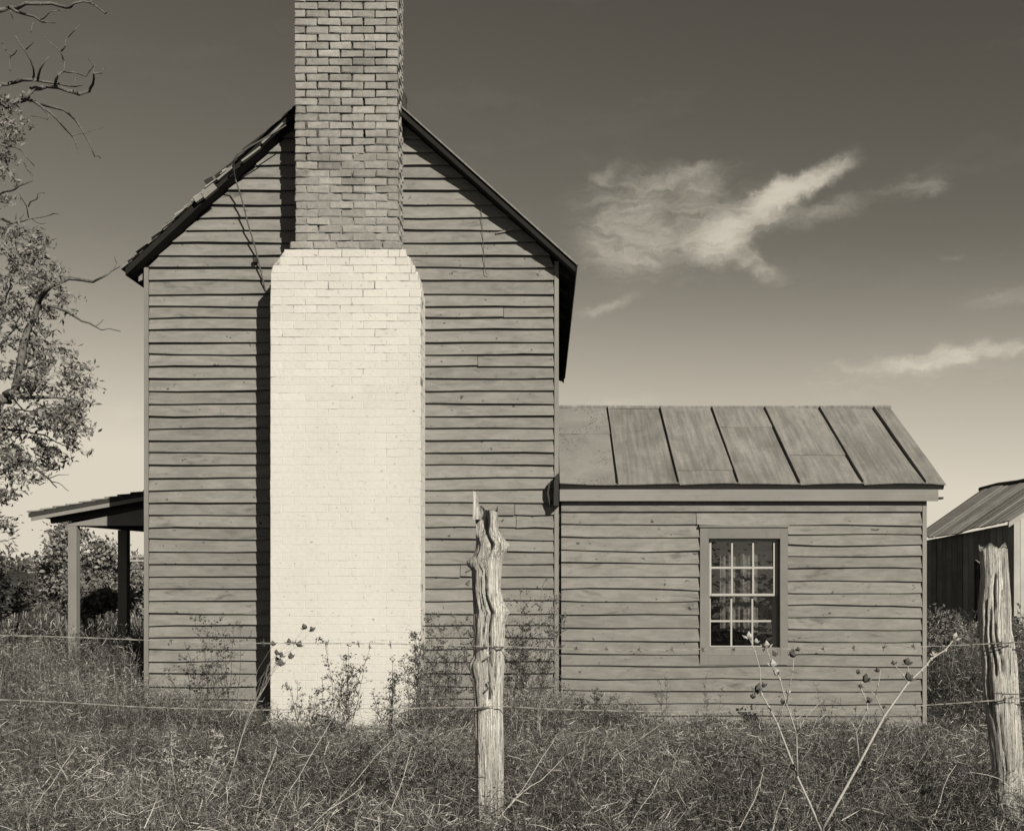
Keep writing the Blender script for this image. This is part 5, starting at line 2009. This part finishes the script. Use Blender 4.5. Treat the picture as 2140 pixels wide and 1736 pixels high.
def clumps(spec, seed, tone, wmul=1.0):
    """fuzzy weed clumps: (x, y, height, radius, strokes)"""
    rg = np.random.default_rng(seed)
    X, Y, H, Pt, LX = [], [], [], [], []
    out = []
    for (cx, cy, h, r, n) in spec:
        x = cx + rg.normal(size=n) * r * .45
        y = cy + rg.normal(size=n) * r * .45
        hh = h * rg.uniform(.4, 1.05, n) * np.exp(-((x - cx) ** 2 + (y - cy) ** 2) / (2.2 * r * r))
        X.append(x), Y.append(y), H.append(hh), Pt.append(np.full(n, rg.uniform(.3, .8)))
    x, y, h, pt = (np.concatenate(a) for a in (X, Y, H, Pt))
    k = ~inside_house(x, y)
    x, y, h, pt = x[k], y[k], h[k], pt[k]
    n = len(x)
    tn = np.clip(np.exp(rg.normal(np.log(tone) + (pt - .5) * 1.8, .8, n)), .02, .7)
    st = blades(x, y, h, np.abs(rg.normal(.35, .3, n)), rg.uniform(.0018, .0036, n) * wmul * (.8 + y * .03), tn, rg.normal(.3, .5, n), rg)
    src_ = (x, y, h, pt)
    return [st, tangle(src_, int(n * 1.6), seed + 1, .02, .07, .85 * wmul), small_leaves(src_, int(n * 1.2), seed + 2, .02, (.07, .34))]


rs = random.Random(19)
wallband = []
for (ua, ub, n_, hlo, hhi) in ((308, 420, 17, .3, .66), (420, 560, 18, .22, .58), (565, 880, 22, .08, .3), (880, 985, 15, .25, .6), (1050, 1175, 16, .3, .68), (1178, 1330, 17, .22, .46), (1330, 1600, 20, .08, .28), (1600, 1930, 22, .05, .18)):
    for k in range(n_):
        yy = rs.uniform(9.1, 9.85)
        wallband.append((PX(rs.uniform(ua, ub), yy), yy, rs.uniform(hlo, hhi), rs.uniform(.09, .22), 340))
for k in range(60):                                  # rank growth left of the house and by the porch
    yy = rs.uniform(8.2, 13.0)
    wallband.append((PX(rs.uniform(-40, 300), yy), yy, rs.uniform(.5, .95), rs.uniform(.14, .3), 300))
fieldband = []
for k in range(150):
    yy = rs.uniform(4.3, 8.9)
    xx = PX(rs.uniform(-40, 2180), yy)
    fieldband.append((xx, yy, min(rs.uniform(.2, .66), 1.36 - .1425 * yy + .14), rs.uniform(.08, .22), 260))
near, src = cover(60000, 3.7, 8.2, 61, 1.0, 1.0, .10)
tg = tangle(src, 150000, 66, .025, .13, .85)
lv = small_leaves(src, 60000, 62, .013, (.08, .40))
mg = merge([near, tg, lv] + clumps(fieldband, 301, .17))
tag(link('meadow_grass', fast_mesh('meadow_grass', mg[0], mg[1], mg[2], M['grass'], mg[3])), 'tangled dry grass and weeds across the foreground', 'grass', kind='stuff')
mid, src2 = cover(90000, 8.2, 14.5, 63, 1.1, 1.0, .10, .3)
tg = tangle(src2, 100000, 67, .03, .11, 1.1)
lv2 = small_leaves(src2, 50000, 64, .024, (.06, .26))
mg = merge([mid, tg, lv2] + clumps(wallband, 305, .15, 1.2))
tag(link('yard_grass', fast_mesh('yard_grass', mg[0], mg[1], mg[2], M['grass'], mg[3])), 'rank grass and weeds growing around the house walls', 'grass', kind='stuff')
far, src3 = cover(50000, 14.5, 46, 65, 3.0, .9, .2, 1.5)
tag(link('field_grass', fast_mesh('field_grass', far[0], far[1], far[2], M['grass'], far[3])), 'pale grass of the field beyond the house', 'grass', kind='stuff')

# long bleached stems lying and leaning in the grass
rg = np.random.default_rng(77)
m = MB()
rnd = random.Random(9)
for k in range(200):
    y = rnd.uniform(4.2, 9.0)
    x = rnd.uniform((-40 - U0) / F * y, (2180 - U0) / F * y)
    z = float(ground_z(x, y))
    hh = min(rnd.uniform(.2, .62), max(.12, 1.5 - .146 * y - z + .12))
    dx = rnd.uniform(-.1, .5) if rnd.random() < .75 else rnd.uniform(-.4, .1)
    a, b = Vector((x, y, z)), Vector((x + dx, y + rnd.uniform(-.2, .2), z + hh))
    m.tube(walk(a, b, 5, .012, rnd), rnd.uniform(.0014, .0026), .0010, 3, cap=False)
for (u1, v1, u2, v2, y) in [(1040, 1700, 1160, 1545, 4.6), (1090, 1650, 1180, 1580, 4.7), (1525, 1736, 1595, 1600, 4.4), (1590, 1736, 1640, 1650, 4.5), (560, 1700, 700, 1490, 5.0), (520, 1736, 580, 1560, 5.0), (700, 1650, 830, 1530, 5.2), (20, 1730, 160, 1560, 4.8), (640, 1720, 760, 1640, 4.6), (800, 1700, 860, 1560, 4.9), (1300, 1720, 1390, 1600, 4.7), (1950, 1736, 2000, 1600, 4.6), (1240, 1600, 1400, 1500, 6.5)]:
    a, b = P(u1, v1, y), P(u2, v2, y + .1)
    a0 = Vector((a.x - (b.x - a.x) * .3, y, max(.05, a.z - (b.z - a.z) * .6)))
    m.tube(walk(a0, b, 7, .014, rnd), .0030, .0014, 4, cap=False)
o = m.build('dry_stems', M['drystem'])
tag(o, 'long bleached stems leaning in the foreground grass', 'dry stems', kind='stuff')
